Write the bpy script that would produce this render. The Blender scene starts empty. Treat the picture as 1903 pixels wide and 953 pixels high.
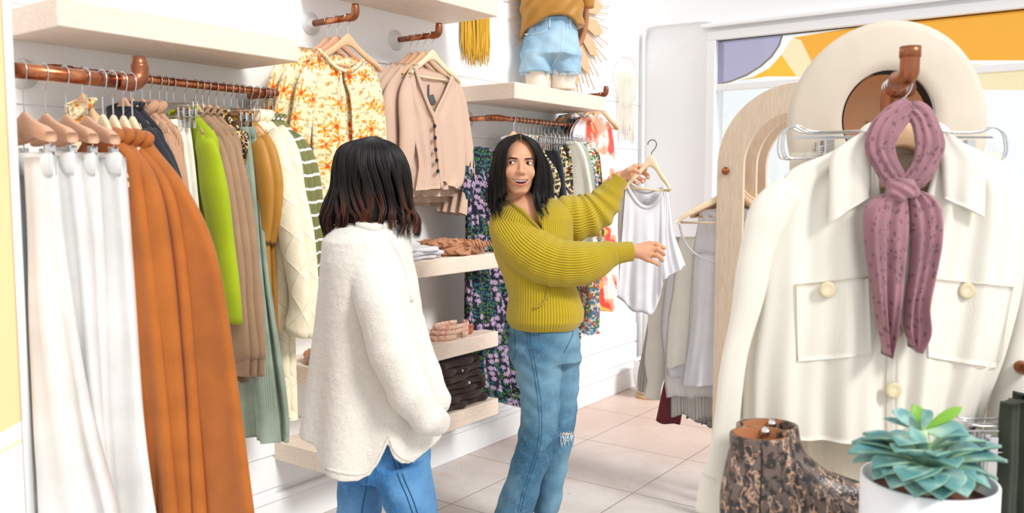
import bpy, math, random
import numpy as np
from mathutils import Vector, Matrix

# ------------------------------------------------------------ camera, world, light, exposure
sc = bpy.context.scene
COL = sc.collection
YAW = math.radians(35.7); PITCH = math.radians(4.74); FPX = 1585.0; CAMZ = 1.45
cam_d = bpy.data.cameras.new('camera'); cam = bpy.data.objects.new('camera', cam_d); COL.objects.link(cam)
cam.location = (0, 0, CAMZ); cam.rotation_euler = (math.pi/2 - PITCH, 0, YAW)
cam_d.sensor_width = 36; cam_d.lens = 36*FPX/1903; cam_d.clip_start = 0.05; cam_d.clip_end = 100
cam_d.dof.use_dof = True; cam_d.dof.focus_distance = 3.0; cam_d.dof.aperture_fstop = 5.6
sc.camera = cam
world = bpy.data.worlds.new('daylight'); sc.world = world; world.use_nodes = True
bg = world.node_tree.nodes['Background']; bg.inputs[0].default_value = (0.97, 0.985, 1.0, 1); bg.inputs[1].default_value = 0.92
sun_d = bpy.data.lights.new('sun', 'SUN'); sun = bpy.data.objects.new('sun', sun_d); COL.objects.link(sun)
sun_d.energy = 2.1; sun_d.angle = math.radians(14); sun_d.color = (1.0, 0.98, 0.95)
sun.rotation_euler = Vector((-0.80, 0.12, -0.62)).to_track_quat('-Z', 'Y').to_euler()
sc.view_settings.view_transform = 'Standard'; sc.view_settings.look = 'None'
sc.view_settings.exposure = 0.24; sc.view_settings.gamma = 1; sc.view_settings.use_curve_mapping = False

# ------------------------------------------------------------ projection helpers (a pixel and a real plane give a real point)
RV = np.array([math.cos(YAW), math.sin(YAW), 0.0]); BV = np.array([-math.sin(YAW), math.cos(YAW), 0.0])
def ray(px, py):
    r = px - 951.5; u = 476.5 - py
    f = FPX*math.cos(PITCH) + u*math.sin(PITCH); z = -FPX*math.sin(PITCH) + u*math.cos(PITCH)
    d = r*RV + f*BV; d[2] = z
    return d/ f, r/f, z/f
def at(px, py, ax, val):
    d, r, z = ray(px, py)
    if ax == 'x': t = val/d[0]
    elif ax == 'y': t = val/d[1]
    elif ax == 'z': t = (val-CAMZ)/d[2]
    else: t = val
    return np.array([d[0]*t, d[1]*t, CAMZ + d[2]*t])
def V(px, py, dep):                      # view-aligned coordinates (right, forward, up)
    d, r, z = ray(px, py)
    return np.array([r*dep, dep, CAMZ + z*dep])
def lin(h):
    h = h.lstrip('#'); c = [int(h[i:i+2], 16)/255 for i in (0, 2, 4)]
    return tuple(((x/12.92) if x <= .04045 else ((x+.055)/1.055)**2.4) for x in c)

# ------------------------------------------------------------ objects
def mesh_obj(name, verts, faces, mat=None, parent=None, uv=None, smooth=True, org=None, mi=None, attr=None):
    me = bpy.data.meshes.new(name)
    verts = np.asarray(verts, dtype=np.float64)
    if org is not None: verts = verts - np.asarray(org)
    if isinstance(faces, np.ndarray):
        nf = len(faces); k = faces.shape[1]
        me.vertices.add(len(verts)); me.vertices.foreach_set('co', verts.astype(np.float32).ravel())
        me.loops.add(nf*k); me.loops.foreach_set('vertex_index', faces.astype(np.int32).ravel())
        me.polygons.add(nf); me.polygons.foreach_set('loop_start', np.arange(0, nf*k, k, dtype=np.int32))
        me.update(calc_edges=True)
    else:
        me.from_pydata([tuple(v) for v in verts], [], faces)
    if uv is not None:
        lay = me.uv_layers.new(name='UVMap')
        li = np.empty(len(me.loops), dtype=np.int32); me.loops.foreach_get('vertex_index', li)
        lay.data.foreach_set('uv', np.asarray(uv, dtype=np.float32)[li].ravel())
    if attr is not None:
        for nm, a in attr.items():
            at_ = me.attributes.new(nm, 'FLOAT', 'POINT'); at_.data.foreach_set('value', np.asarray(a, dtype=np.float32))
    if mat is not None:
        for m in (mat if isinstance(mat, (list, tuple)) else [mat]): me.materials.append(m)
    if mi is not None: me.polygons.foreach_set('material_index', np.asarray(mi, dtype=np.int32))
    if smooth: me.polygons.foreach_set('use_smooth', [True]*len(me.polygons))
    me.validate()
    o = bpy.data.objects.new(name, me); COL.objects.link(o)
    if parent is not None: o.parent = parent
    return o
def tag(o, label, cat, group=None, kind=None):
    o['label'] = label; o['category'] = cat
    if group: o['group'] = group
    if kind: o['kind'] = kind
    return o
def root(name, loc, label, cat, group=None, rz=0.0):
    o = bpy.data.objects.new(name, None); COL.objects.link(o); o.empty_display_size = .05
    o.location = tuple(loc); o.rotation_euler = (0, 0, rz)
    if label: tag(o, label, cat, group)
    return o
def copy_tree(o, parent=None):
    c = o.copy(); COL.objects.link(c)
    if parent is not None: c.parent = parent
    for ch in list(o.children): copy_tree(ch, c)
    return c
def struct(o): o['kind'] = 'structure'; return o

class MB:                                # collects shapes into one mesh
    def __init__(s): s.v = []; s.f = []; s.uv = []; s.n = 0; s.mi = []; s.m = 0
    def add(s, v, f, uv=None):
        v = np.asarray(v, float); s.v.append(v)
        s.f += [tuple(int(i)+s.n for i in q) for q in f]; s.mi += [s.m]*len(f)
        s.uv.append(np.asarray(uv, float) if uv is not None else np.stack([v[:, 0]+v[:, 1], v[:, 2]], 1)); s.n += len(v); return s
    def box(s, x0, x1, y0, y1, z0, z1, b=0.0):
        if b <= 0:
            v = [(x, y, z) for x in (x0, x1) for y in (y0, y1) for z in (z0, z1)]
            return s.add(v, [(0, 1, 3, 2), (4, 6, 7, 5), (0, 4, 5, 1), (2, 3, 7, 6), (0, 2, 6, 4), (1, 5, 7, 3)])
        # bevelled box: three nested corner triples per corner
        v = []; idx = {}
        for ix, x in enumerate((x0, x1)):
            for iy, y in enumerate((y0, y1)):
                for iz, z in enumerate((z0, z1)):
                    sx, sy, sz = (1 if ix == 0 else -1), (1 if iy == 0 else -1), (1 if iz == 0 else -1)
                    for a, p in enumerate(((x, y+sy*b, z+sz*b), (x+sx*b, y, z+sz*b), (x+sx*b, y+sy*b, z))):
                        idx[ix, iy, iz, a] = len(v); v.append(p)
        f = []
        for s_ in (0, 1):
            f.append([idx[s_, 0, 0, 0], idx[s_, 1, 0, 0], idx[s_, 1, 1, 0], idx[s_, 0, 1, 0]])
            f.append([idx[0, s_, 0, 1], idx[1, s_, 0, 1], idx[1, s_, 1, 1], idx[0, s_, 1, 1]])
            f.append([idx[0, 0, s_, 2], idx[1, 0, s_, 2], idx[1, 1, s_, 2], idx[0, 1, s_, 2]])
        for a in (0, 1):
            for c in (0, 1):
                f.append([idx[0, a, c, 1], idx[1, a, c, 1], idx[1, a, c, 2], idx[0, a, c, 2]])
                f.append([idx[a, 0, c, 0], idx[a, 1, c, 0], idx[a, 1, c, 2], idx[a, 0, c, 2]])
                f.append([idx[a, c, 0, 0], idx[a, c, 1, 0], idx[a, c, 1, 1], idx[a, c, 0, 1]])
                for d in (0, 1): 
                    if True: pass
        for a in (0, 1):
            for c in (0, 1):
                for d in (0, 1): f.append([idx[a, c, d, 0], idx[a, c, d, 1], idx[a, c, d, 2]])
        return s.add(v, f)
    def tube(s, pts, r, n=8, sub=0, cap=True, flat=1.0, up=None):
        pts = np.asarray(pts, float)
        rr = np.full(len(pts), r, float) if np.isscalar(r) else np.asarray(r, float)
        if sub: pts, rr = cat(pts, sub), cat(rr[:, None], sub)[:, 0]
        m = len(pts); T = np.gradient(pts, axis=0); T /= np.linalg.norm(T, axis=1)[:, None]+1e-12
        ref = np.array(up, float) if up is not None else (np.array([0, 0, 1.]) if abs(T[0][2]) < .9 else np.array([1., 0, 0]))
        N = []
        for i in range(m):
            a = ref - T[i]*np.dot(ref, T[i]); l = np.linalg.norm(a)
            a = a/l if l > 1e-6 else N[-1]
            N.append(a)
            if up is None: ref = a
        N = np.array(N); B = np.cross(T, N)
        th = np.arange(n)*2*math.pi/n
        v = pts[:, None, :] + rr[:, None, None]*(np.cos(th)[None, :, None]*N[:, None, :] + flat*np.sin(th)[None, :, None]*B[:, None, :])
        L = np.concatenate([[0], np.cumsum(np.linalg.norm(np.diff(pts, axis=0), axis=1))])
        uv = np.stack(np.broadcast_arrays((th/(2*math.pi))[None, :]*2*math.pi*rr.mean(), L[:, None]), -1).reshape(-1, 2)
        f = [(i*n+j, i*n+(j+1) % n, (i+1)*n+(j+1) % n, (i+1)*n+j) for i in range(m-1) for j in range(n)]
        if cap: f += [tuple(range(n))[::-1], tuple((m-1)*n+j for j in range(n))]
        return s.add(v.reshape(-1, 3), f, uv)
    def lathe(s, prof, c=(0, 0, 0), n=32, axis=2):
        m = len(prof); th = np.arange(n)*2*math.pi/n
        v = np.array([[(p[0]*math.cos(t), p[0]*math.sin(t), p[1]) for t in th] for p in prof]).reshape(-1, 3)
        if axis == 0: v = v[:, [2, 0, 1]]
        if axis == 1: v = v[:, [0, 2, 1]]
        v = v + np.asarray(c)
        f = [(i*n+j, i*n+(j+1) % n, (i+1)*n+(j+1) % n, (i+1)*n+j) for i in range(m-1) for j in range(n)]
        f += [tuple(range(n))[::-1], tuple((m-1)*n+j for j in range(n))]
        return s.add(v, f)
    def ball(s, c, r, n=12, m=8):
        r = np.broadcast_to(np.asarray(r, float), 3)
        v = [(0, 0, -1)]+[(math.cos(a)*math.sin(b), math.sin(a)*math.sin(b), -math.cos(b)) for b in [math.pi*(i+1)/m for i in range(m-1)] for a in [2*math.pi*j/n for j in range(n)]]+[(0, 0, 1)]
        f = [(0, 1+(j+1) % n, 1+j) for j in range(n)]
        for i in range(m-2): f += [(1+i*n+j, 1+i*n+(j+1) % n, 1+(i+1)*n+(j+1) % n, 1+(i+1)*n+j) for j in range(n)]
        k = 1+(m-1)*n; f += [(k, k-n+j, k-n+(j+1) % n) for j in range(n)]
        return s.add(np.array(v)*r+np.asarray(c), f)
    def prism(s, poly, o, ex, ey, en, th):   # polygon in the (ex, ey) plane given thickness th along en
        o, ex, ey, en = map(np.asarray, (o, ex, ey, en)); n = len(poly)
        a = [o+p[0]*ex+p[1]*ey for p in poly]; b = [p+en*th for p in a]
        return s.add(a+b, [tuple(range(n))[::-1], tuple(range(n, 2*n))]+[(i, (i+1) % n, n+(i+1) % n, n+i) for i in range(n)], [p for p in poly]*2)
    def obj(s, name, mat, parent=None, org=None, smooth=True, auto=None):
        o = mesh_obj(name, np.concatenate(s.v), s.f, mat, parent, np.concatenate(s.uv), smooth, org, s.mi)
        if auto is not None: sharp(o, auto)
        return o
def sharp(o, deg=35):
    me = o.data; me.polygons.foreach_set('use_smooth', [True]*len(me.polygons))
    try: me.set_sharp_from_angle(angle=math.radians(deg))
    except Exception: pass
def cat(P, sub):                          # Catmull-Rom through the points
    P = np.asarray(P, float); Q = np.concatenate([[2*P[0]-P[1]], P, [2*P[-1]-P[-2]]]); out = []
    for i in range(len(P)-1):
        p0, p1, p2, p3 = Q[i:i+4]
        for k in range(sub):
            t = k/sub; out.append(.5*((2*p1)+(-p0+p2)*t+(2*p0-5*p1+4*p2-p3)*t*t+(-p0+3*p1-3*p2+p3)*t**3))
    out.append(P[-1]); return np.array(out)
def resample(P, n):
    P = np.asarray(P, float)
    if len(P) > 2: P = cat(P, 8)
    L = np.concatenate([[0], np.cumsum(np.linalg.norm(np.diff(P, axis=0), axis=1))]); t = np.linspace(0, L[-1], n)
    return np.stack([np.interp(t, L, P[:, k]) for k in range(P.shape[1])], 1)
def sn(P, freq, seed=0, k=6):             # smooth pseudo-noise in -1..1
    rs = np.random.RandomState(abs(seed)); P = np.asarray(P); out = 0
    for i in range(k):
        d = rs.normal(size=P.shape[-1]); d /= np.linalg.norm(d)
        out = out + np.sin((P*d).sum(-1)*freq*(.6+.9*rs.rand())+rs.rand()*6.28)
    return out/k*1.6

def bag(name, L, R, thick, mat, parent=None, nrm=(0, -1, 0), nu=22, nv=34, folds=(3, .002, .012), seed=0, org=None, hemw=0.0, power=.55, wr=.002, close=True, mid=None, vert=False):
    """hanging cloth between two edge curves: a closed soft volume with vertical folds"""
    L = resample(L, nv); R = resample(R, nv); nrm = np.asarray(nrm, float)
    if mid is not None: mid = resample(mid, nv)
    rs = np.random.RandomState(abs(seed)+7)
    t = np.linspace(0, 1, nu+1); v = np.linspace(0, 1, nv)
    ph = rs.rand(4)*6.28; T, VV = np.meshgrid(t, v)
    amp = folds[1]+(folds[2]-folds[1])*VV**1.3
    F = amp*(np.sin(2*math.pi*folds[0]*T+ph[0]+.7*np.sin(3*VV+ph[1]))+.45*np.sin(2*math.pi*folds[0]*2.3*T+ph[2]+VV*1.5))
    prof = np.clip(np.sin(math.pi*T), 0, 1)**power
    if vert:                      # L is the top curve, R the hem, rows run sideways
        amp = folds[1]+(folds[2]-folds[1])*T**1.3
        F = amp*(np.sin(2*math.pi*folds[0]*VV+ph[0]+.7*np.sin(3*T+ph[1]))+.45*np.sin(2*math.pi*folds[0]*2.3*VV+ph[2]+T*1.5))
        prof = prof*np.clip(np.sin(math.pi*(VV*.98+.01)), 0, 1)**.3
    hs = .5*thick*prof
    P = L[:, None, :]*(1-T[..., None])+R[:, None, :]*T[..., None]
    if mid is not None: P = P + (4*T*(1-T))[..., None]*(mid[:, None, :]-(L+R)[:, None, :]/2)
    W = np.linalg.norm(R-L, axis=1)
    ln = np.concatenate([[0], np.cumsum(np.linalg.norm(np.diff((L+R)/2, axis=0), axis=1))])
    wav = sn(P*1.0, 22, seed, 7)*wr
    P[..., 2] += hemw*(VV**6)*np.sin(2*math.pi*folds[0]*T+ph[3])
    edge = np.minimum(1, np.minimum(T, 1-T)*8+.15)
    fr = P+nrm*(hs+F*edge+wav*prof)[..., None]; bk = P+nrm*(-hs+F*edge)[..., None]
    ring = np.concatenate([fr, bk[:, -2:0:-1]], 1)
    un = (T-.5)*W[:, None]
    uvf = np.stack([un, np.broadcast_to(-ln[:, None], un.shape)], -1)
    uvr = np.concatenate([uvf, uvf[:, -2:0:-1]+[.37, .11]], 1)
    m = ring.shape[1]
    idx = np.arange(nv*m).reshape(nv, m); a = idx[:-1]; b = idx[1:]
    q = np.stack([a, np.roll(a, -1, 1), np.roll(b, -1, 1), b], -1).reshape(-1, 4)
    faces = [tuple(x) for x in q[:, ::-1].tolist()]
    if close:
        for row in (0, nv-1):
            for j in range(nu):
                p, p2 = row*m+j, row*m+j+1
                c1 = row*m+((m-j) % m); c2 = row*m+(m-j-1)
                ff = [p, p2, c2, c1]; ff = list(dict.fromkeys(ff))
                if len(ff) > 2: faces.append(tuple(ff if row else ff[::-1]))
    return mesh_obj(name, ring.reshape(-1, 3), faces, mat, parent, uvr.reshape(-1, 2), True, org)

def sleeve(name, pts, ra, mat, parent=None, n=20, nv=30, flat=.55, nrm=(0, -1, 0), seed=0, org=None, wr=.004, wf=18, closed_end=True, ring_w=0.0, lf=0.0, lk=5):
    """soft tube: ra = half widths along the path; flattened along nrm"""
    pts = np.asarray(pts, float); ra = np.asarray(ra, float)
    q = resample(np.concatenate([pts, ra[:, None]], 1), nv); P = q[:, :3]; r = q[:, 3]
    T = np.gradient(P, axis=0); T /= np.linalg.norm(T, axis=1)[:, None]
    nn = np.asarray(nrm, float); N = nn - T*(T@nn)[:, None]; N /= np.linalg.norm(N, axis=1)[:, None]; S = np.cross(T, N)
    th = np.arange(n)*2*math.pi/n
    L = np.concatenate([[0], np.cumsum(np.linalg.norm(np.diff(P, axis=0), axis=1))])
    pos = P[:, None]+r[:, None, None]*(np.cos(th)[None, :, None]*S[:, None]+flat*np.sin(th)[None, :, None]*N[:, None])
    out = pos-P[:, None]; out /= np.linalg.norm(out, axis=2)[..., None]+1e-9
    w = sn(pos*[1, 1, 1.4], wf, seed, 8)*wr
    if ring_w: w = w + ring_w*np.sin(L[:, None]*2*math.pi/.05+np.sin(th)[None, :]*1.2+seed)*np.clip(np.sin(math.pi*L/L[-1]), 0, 1)[:, None]
    if lf: w = w+lf*np.sin(lk*th[None, :]+2.2*np.sin(L[:, None]*14+seed)+seed)
    pos = pos+out*w[..., None]
    uv = np.stack(np.broadcast_arrays((th[None, :])*r.mean()+0*L[:, None], -L[:, None]), -1)
    idx = np.arange(nv*n).reshape(nv, n); a = idx[:-1]; b = idx[1:]
    f = [tuple(x) for x in np.stack([a, np.roll(a, -1, 1), np.roll(b, -1, 1), b], -1).reshape(-1, 4).tolist()]
    f.append(tuple(range(n))[::-1])
    if closed_end: f.append(tuple((nv-1)*n+j for j in range(n)))
    return mesh_obj(name, pos.reshape(-1, 3), f, mat, parent, uv.reshape(-1, 2), True, org)

# ------------------------------------------------------------ distance-field modelling for bodies and soft things
class Field:
    def __init__(s, lo, hi, h):
        s.lo = np.asarray(lo, float); s.h = h
        n = np.ceil((np.asarray(hi)-s.lo)/h).astype(int)+1
        ax = [(s.lo[i]+np.arange(n[i])*h).astype(np.float32) for i in range(3)]
        s.X, s.Y, s.Z = np.meshgrid(*ax, indexing='ij'); s.F = np.full(s.X.shape, 9., np.float32)
    def cone(s, a, b, ra, rb, sy=1.0):
        a = np.asarray(a, float); b = np.asarray(b, float); d = b-a; L2 = float(d@d)+1e-12
        px, py, pz = s.X-a[0], s.Y-a[1], s.Z-a[2]
        t = np.clip((px*d[0]+py*d[1]+pz*d[2])/L2, 0, 1)
        return np.sqrt((px-t*d[0])**2+((py-t*d[1])/sy)**2+(pz-t*d[2])**2)-(ra+(rb-ra)*t)
    def ell(s, c, r, rot=0.0, tilt=0.0):
        x, y, z = s.X-c[0], s.Y-c[1], s.Z-c[2]
        if rot: x, y = x*math.cos(rot)+y*math.sin(rot), -x*math.sin(rot)+y*math.cos(rot)
        if tilt: x, z = x*math.cos(tilt)+z*math.sin(tilt), -x*math.sin(tilt)+z*math.cos(tilt)
        k0 = np.sqrt((x/r[0])**2+(y/r[1])**2+(z/r[2])**2); k1 = np.sqrt((x/r[0]**2)**2+(y/r[1]**2)**2+(z/r[2]**2)**2)
        return k0*(k0-1)/(k1+1e-9)
    def loft(s, rows, zlo=None, zhi=None, p=2.0, rot=0.0):   # rows of (z, cx, cy, rx, ry)
        rows = sorted(rows); z = [q[0] for q in rows]
        c = [np.interp(s.Z[0, 0], z, [q[i] for q in rows]).astype(np.float32)[None, None] for i in range(1, 5)]
        x, y = s.X-c[0], s.Y-c[1]
        if rot: x, y = x*math.cos(rot)+y*math.sin(rot), -x*math.sin(rot)+y*math.cos(rot)
        d = (((np.abs(x)/c[2])**p+(np.abs(y)/c[3])**p)**(1/p)-1)*np.minimum(c[2], c[3])
        zl = z[0] if zlo is None else zlo; zh = z[-1] if zhi is None else zhi
        return np.maximum(d, np.maximum(zl-s.Z, s.Z-zh))
    def un(s, d, k=0.0):
        if k <= 0: s.F = np.minimum(s.F, d)
        else:
            h = np.clip(.5+.5*(s.F-d)/k, 0, 1); s.F = s.F*(1-h)+d*h-k*h*(1-h)
        return s
    def cut(s, d, k=0.0):
        if k <= 0: s.F = np.maximum(s.F, -d)
        else:
            h = np.clip(.5-.5*(s.F+d)/k, 0, 1); s.F = s.F*(1-h)-d*h+k*h*(1-h)
        return s
    def rough(s, freq, amp, seed=0, k=6):
        rs = np.random.RandomState(seed); o = 0
        for i in range(k):
            d = rs.normal(size=3); d /= np.linalg.norm(d); f = freq*(.6+.9*rs.rand())
            o = o+np.sin((s.X*d[0]+s.Y*d[1]+s.Z*d[2])*f+rs.rand()*6.28)
        s.F = s.F+(o*(amp/k*1.6)).astype(np.float32); return s
    def net(s):
        F = s.F.copy(); F[0] = F[-1] = 1; F[:, 0] = F[:, -1] = 1; F[:, :, 0] = F[:, :, -1] = 1
        S = F < 0; n = F.shape
        c = [S[a:n[0]-1+a, b:n[1]-1+b, d:n[2]-1+d] for a in (0, 1) for b in (0, 1) for d in (0, 1)]
        tot = sum(x.astype(np.int8) for x in c); act = (tot > 0) & (tot < 8)
        I = np.argwhere(act); ids = np.full(act.shape, -1, np.int64); ids[act] = np.arange(len(I))
        val = {(a, b, d): F[I[:, 0]+a, I[:, 1]+b, I[:, 2]+d] for a in (0, 1) for b in (0, 1) for d in (0, 1)}
        acc = np.zeros((len(I), 3)); cnt = np.zeros(len(I))
        for ax in range(3):
            for u in (0, 1):
                for w in (0, 1):
                    p0 = [u, w]; p0.insert(ax, 0); p1 = [u, w]; p1.insert(ax, 1)
                    f0, f1 = val[tuple(p0)], val[tuple(p1)]; m = (f0 < 0) != (f1 < 0)
                    t = np.where(m, f0/np.where(m, f0-f1, 1), 0)
                    q = np.tile(np.array(p0, float), (len(I), 1)); q[:, ax] = t
                    acc += q*m[:, None]; cnt += m
        Vt = s.lo+(I+acc/np.maximum(cnt, 1)[:, None])*s.h
        Q = []
        for ax in range(3):
            o = [a for a in range(3) if a != ax]
            sl0 = [slice(1, n[i]-1) for i in range(3)]; sl0[ax] = slice(0, n[ax]-1)
            sl1 = list(sl0); sl1[ax] = slice(1, n[ax])
            A = S[tuple(sl0)]; B = S[tuple(sl1)]; m = A != B
            E = np.argwhere(m); fl = A[m]
            base = E.copy(); base[:, o[0]] += 1; base[:, o[1]] += 1
            def g(du, dv):
                x = base.copy(); x[:, o[0]] -= du; x[:, o[1]] -= dv; return ids[x[:, 0], x[:, 1], x[:, 2]]
            q = np.stack([g(1, 1), g(0, 1), g(0, 0), g(1, 0)], 1)
            if ax == 1: fl = ~fl
            q[~fl] = q[~fl][:, ::-1]; Q.append(q)
        return Vt, np.concatenate(Q)
def smooth_mesh(v, q, it=1, lam=.5):
    v = v.copy(); e = np.concatenate([q[:, [0, 1]], q[:, [1, 2]], q[:, [2, 3]], q[:, [3, 0]]])
    for _ in range(it):
        acc = np.zeros_like(v); cnt = np.zeros(len(v))
        for k in range(3): acc[:, k] = np.bincount(e[:, 0], v[e[:, 1], k], len(v))+np.bincount(e[:, 1], v[e[:, 0], k], len(v))
        cnt = np.bincount(e[:, 0], minlength=len(v))+np.bincount(e[:, 1], minlength=len(v))
        v += lam*(acc/np.maximum(cnt, 1)[:, None]-v)
    return v

# ------------------------------------------------------------ materials
class NT:
    def __init__(s, m): s.t = m.node_tree; s.b = s.t.nodes['Principled BSDF']
    def link(s, a, b): s.t.links.new(a, b)
    def n(s, ty, **kw):
        x = s.t.nodes.new(ty)
        for k, v in kw.items(): setattr(x, k, v)
        return x
    def m(s, op, a, b=None, c=None):
        x = s.n('ShaderNodeMath', operation=op)
        for i, q in enumerate((a, b, c)):
            if q is None: continue
            if isinstance(q, (int, float)): x.inputs[i].default_value = q
            else: s.link(q, x.inputs[i])
        return x.outputs[0]
    def vm(s, op, a, b=None):
        x = s.n('ShaderNodeVectorMath', operation=op)
        for i, q in enumerate((a, b)):
            if q is None: continue
            if isinstance(q, (tuple, list)): x.inputs[i].default_value = q
            else: s.link(q, x.inputs[i])
        return x.outputs[0]
    def mix(s, f, a, b):
        x = s.n('ShaderNodeMix', data_type='RGBA')
        for i, q in ((0, f), (6, a), (7, b)):
            if isinstance(q, (int, float)): x.inputs[i].default_value = q
            elif isinstance(q, tuple): x.inputs[i].default_value = (*q[:3], 1)
            else: s.link(q, x.inputs[i])
        return x.outputs[2]
    def uv(s): return s.n('ShaderNodeUVMap', uv_map='UVMap').outputs[0]
    def oc(s): return s.n('ShaderNodeTexCoord').outputs['Object']
    def noise(s, vec, scale, detail=3, out=0, rough=.5):
        x = s.n('ShaderNodeTexNoise'); x.inputs['Scale'].default_value = scale; x.inputs['Detail'].default_value = detail; x.inputs['Roughness'].default_value = rough
        if vec is not None: s.link(vec, x.inputs['Vector'])
        return x.outputs[out]
    def vor(s, vec, scale, rnd=1.0, feat='F1'):
        x = s.n('ShaderNodeTexVoronoi', feature=feat, voronoi_dimensions='2D' if feat == 'F1' else '3D'); x.inputs['Scale'].default_value = scale; x.inputs['Randomness'].default_value = rnd
        s.link(vec, x.inputs['Vector']); return x
    def step(s, v, a, b):                # smooth ramp from 0 at a to 1 at b
        x = s.n('ShaderNodeMapRange', interpolation_type='SMOOTHSTEP')
        s.link(v, x.inputs[0]); x.inputs[1].default_value = a; x.inputs[2].default_value = b
        return x.outputs[0]
    def bump(s, h, strength=.5, dist=.002):
        x = s.n('ShaderNodeBump'); x.inputs['Strength'].default_value = strength; x.inputs['Distance'].default_value = dist
        s.link(h, x.inputs['Height'])
        prev = s.b.inputs['Normal'].links
        if prev: s.link(prev[0].from_socket, x.inputs['Normal'])
        s.link(x.outputs[0], s.b.inputs['Normal'])
    def sep(s, v): x = s.n('ShaderNodeSeparateXYZ'); s.link(v, x.inputs[0]); return x.outputs
    def col(s, c):
        s.link(c, s.b.inputs['Base Color'])
    def scl(s, v, k): return s.vm('MULTIPLY', v, k)
MATS = {}
def mat(name, color, rough=.8, metal=0.0, fn=None, sheen=0.0, spec=.3, trans=0.0, sss=0.0):
    if name in MATS: return MATS[name]
    m = bpy.data.materials.new(name); m.use_nodes = True; b = m.node_tree.nodes['Principled BSDF']
    c = lin(color) if isinstance(color, str) else color
    b.inputs['Base Color'].default_value = (*c, 1); b.inputs['Roughness'].default_value = rough; b.inputs['Metallic'].default_value = metal
    b.inputs['Specular IOR Level'].default_value = spec
    if sheen: b.inputs['Sheen Weight'].default_value = sheen; b.inputs['Sheen Roughness'].default_value = .5
    if trans: b.inputs['Transmission Weight'].default_value = trans
    if sss: b.inputs['Subsurface Weight'].default_value = sss; b.inputs['Subsurface Radius'].default_value = (.01, .004, .002); b.inputs['Subsurface Scale'].default_value = .6
    m.diffuse_color = (*c, 1)
    if fn: fn(NT(m), c)
    MATS[name] = m; return m
def f_cloth(scale=900, amt=.25, mott=.06):
    def f(t, c):
        v = t.oc(); n2 = t.noise(v, 14, 3)
        t.col(t.mix(t.step(n2, .3, .7), tuple(x*(1-mott) for x in c), tuple(min(1, x*(1+mott)) for x in c)))
        t.bump(t.noise(v, scale, 2), amt, .0006)
    return f
def f_rib(period=.006, strength=.7, axis=0, dist=.0015, dark=.25):
    def f(t, c):
        u = t.sep(t.uv())[axis]
        s_ = t.m('SINE', t.m('MULTIPLY', u, 2*math.pi/period))
        t.col(t.mix(t.step(s_, -1.0, .2), tuple(x*(1-dark) for x in c), c))
        t.bump(s_, strength, dist); t.bump(t.noise(t.oc(), 600, 2), .2, .0008)
    return f
def f_wood(t, c, sc_=(9, 1.6, 14)):
    v = t.oc(); mp = t.n('ShaderNodeMapping'); mp.inputs['Scale'].default_value = sc_; t.link(v, mp.inputs[0])
    n1 = t.noise(mp.outputs[0], 2.4, 5, rough=.6); n2 = t.noise(mp.outputs[0], 14, 3)
    w = t.m('FRACT', t.m('MULTIPLY', n1, 7)); w = t.m('PINGPONG', w, .5)
    a = t.mix(t.step(w, .0, .5), tuple(x*.93 for x in c), tuple(min(1, x*1.03) for x in c))
    t.col(t.mix(t.m('MULTIPLY', t.step(n2, .5, .75), .5), a, tuple(x*y for x, y in zip(c, (.95, .90, .84)))))
    t.bump(n2, .08, .001)
# ============================================================ the setting
WX = -2.85; FY = 5.53
def f_wall(t, c): t.bump(t.noise(t.oc(), 60, 4), .05, .002)
m_wall = mat('white paint', (.89, .895, .90), .6, fn=f_wall)
m_trim = mat('white gloss trim', (.86, .865, .87), .35)
def f_floor(t, c):
    v = t.oc(); s = t.sep(v)
    def line(co, off, per, w):
        q = t.m('FRACT', t.m('DIVIDE', t.m('ADD', co, off), per)); d = t.m('MULTIPLY', t.m('PINGPONG', q, .5), per)
        return t.m('LESS_THAN', d, w)
    g = t.m('MAXIMUM', line(s[0], .20+12, .61, .0032), line(s[1], .13, .61, .0032))
    n = t.noise(v, 1.6, 5, rough=.6); n2 = t.noise(v, 9, 4)
    base = t.mix(t.step(n, .38, .68), lin('#c6bcb6'), lin('#dbd6d3'))
    base = t.mix(t.step(n2, .55, .8), base, lin('#cbb8ac'))
    sp = t.vor(v, 2.3); base = t.mix(t.m('MULTIPLY', t.m('LESS_THAN', sp.outputs['Distance'], .012), .8), base, lin('#8a7468'))
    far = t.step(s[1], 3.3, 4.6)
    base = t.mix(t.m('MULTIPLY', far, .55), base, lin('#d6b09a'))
    t.col(t.mix(g, base, lin('#8d857f')))
    t.bump(t.m('SUBTRACT', t.m('MULTIPLY', n2, .15), g), .3, .002)
    t.b.inputs['Roughness'].default_value = .38
m_floor = mat('concrete tile floor', '#cfc8c2', .4, fn=f_floor)
struct(MB().box(WX, 5.0, -2.0, FY, -.05, 0).obj('floor', m_floor, smooth=False))
struct(MB().box(WX-.12, WX, -2.0, FY+.12, 0, 3.3).obj('wall_left', m_wall, smooth=False))
WINX = -2.29; WT = 2.42; TB = 2.13; WB = .62
w = MB().box(WX-.12, WINX, FY, FY+.12, 0, 3.3).box(WINX, 5.0, FY, FY+.12, WT, 3.3).box(WINX, 5.0, FY, FY+.12, 0, WB)
struct(w.obj('wall_far', m_wall, smooth=False))
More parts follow.
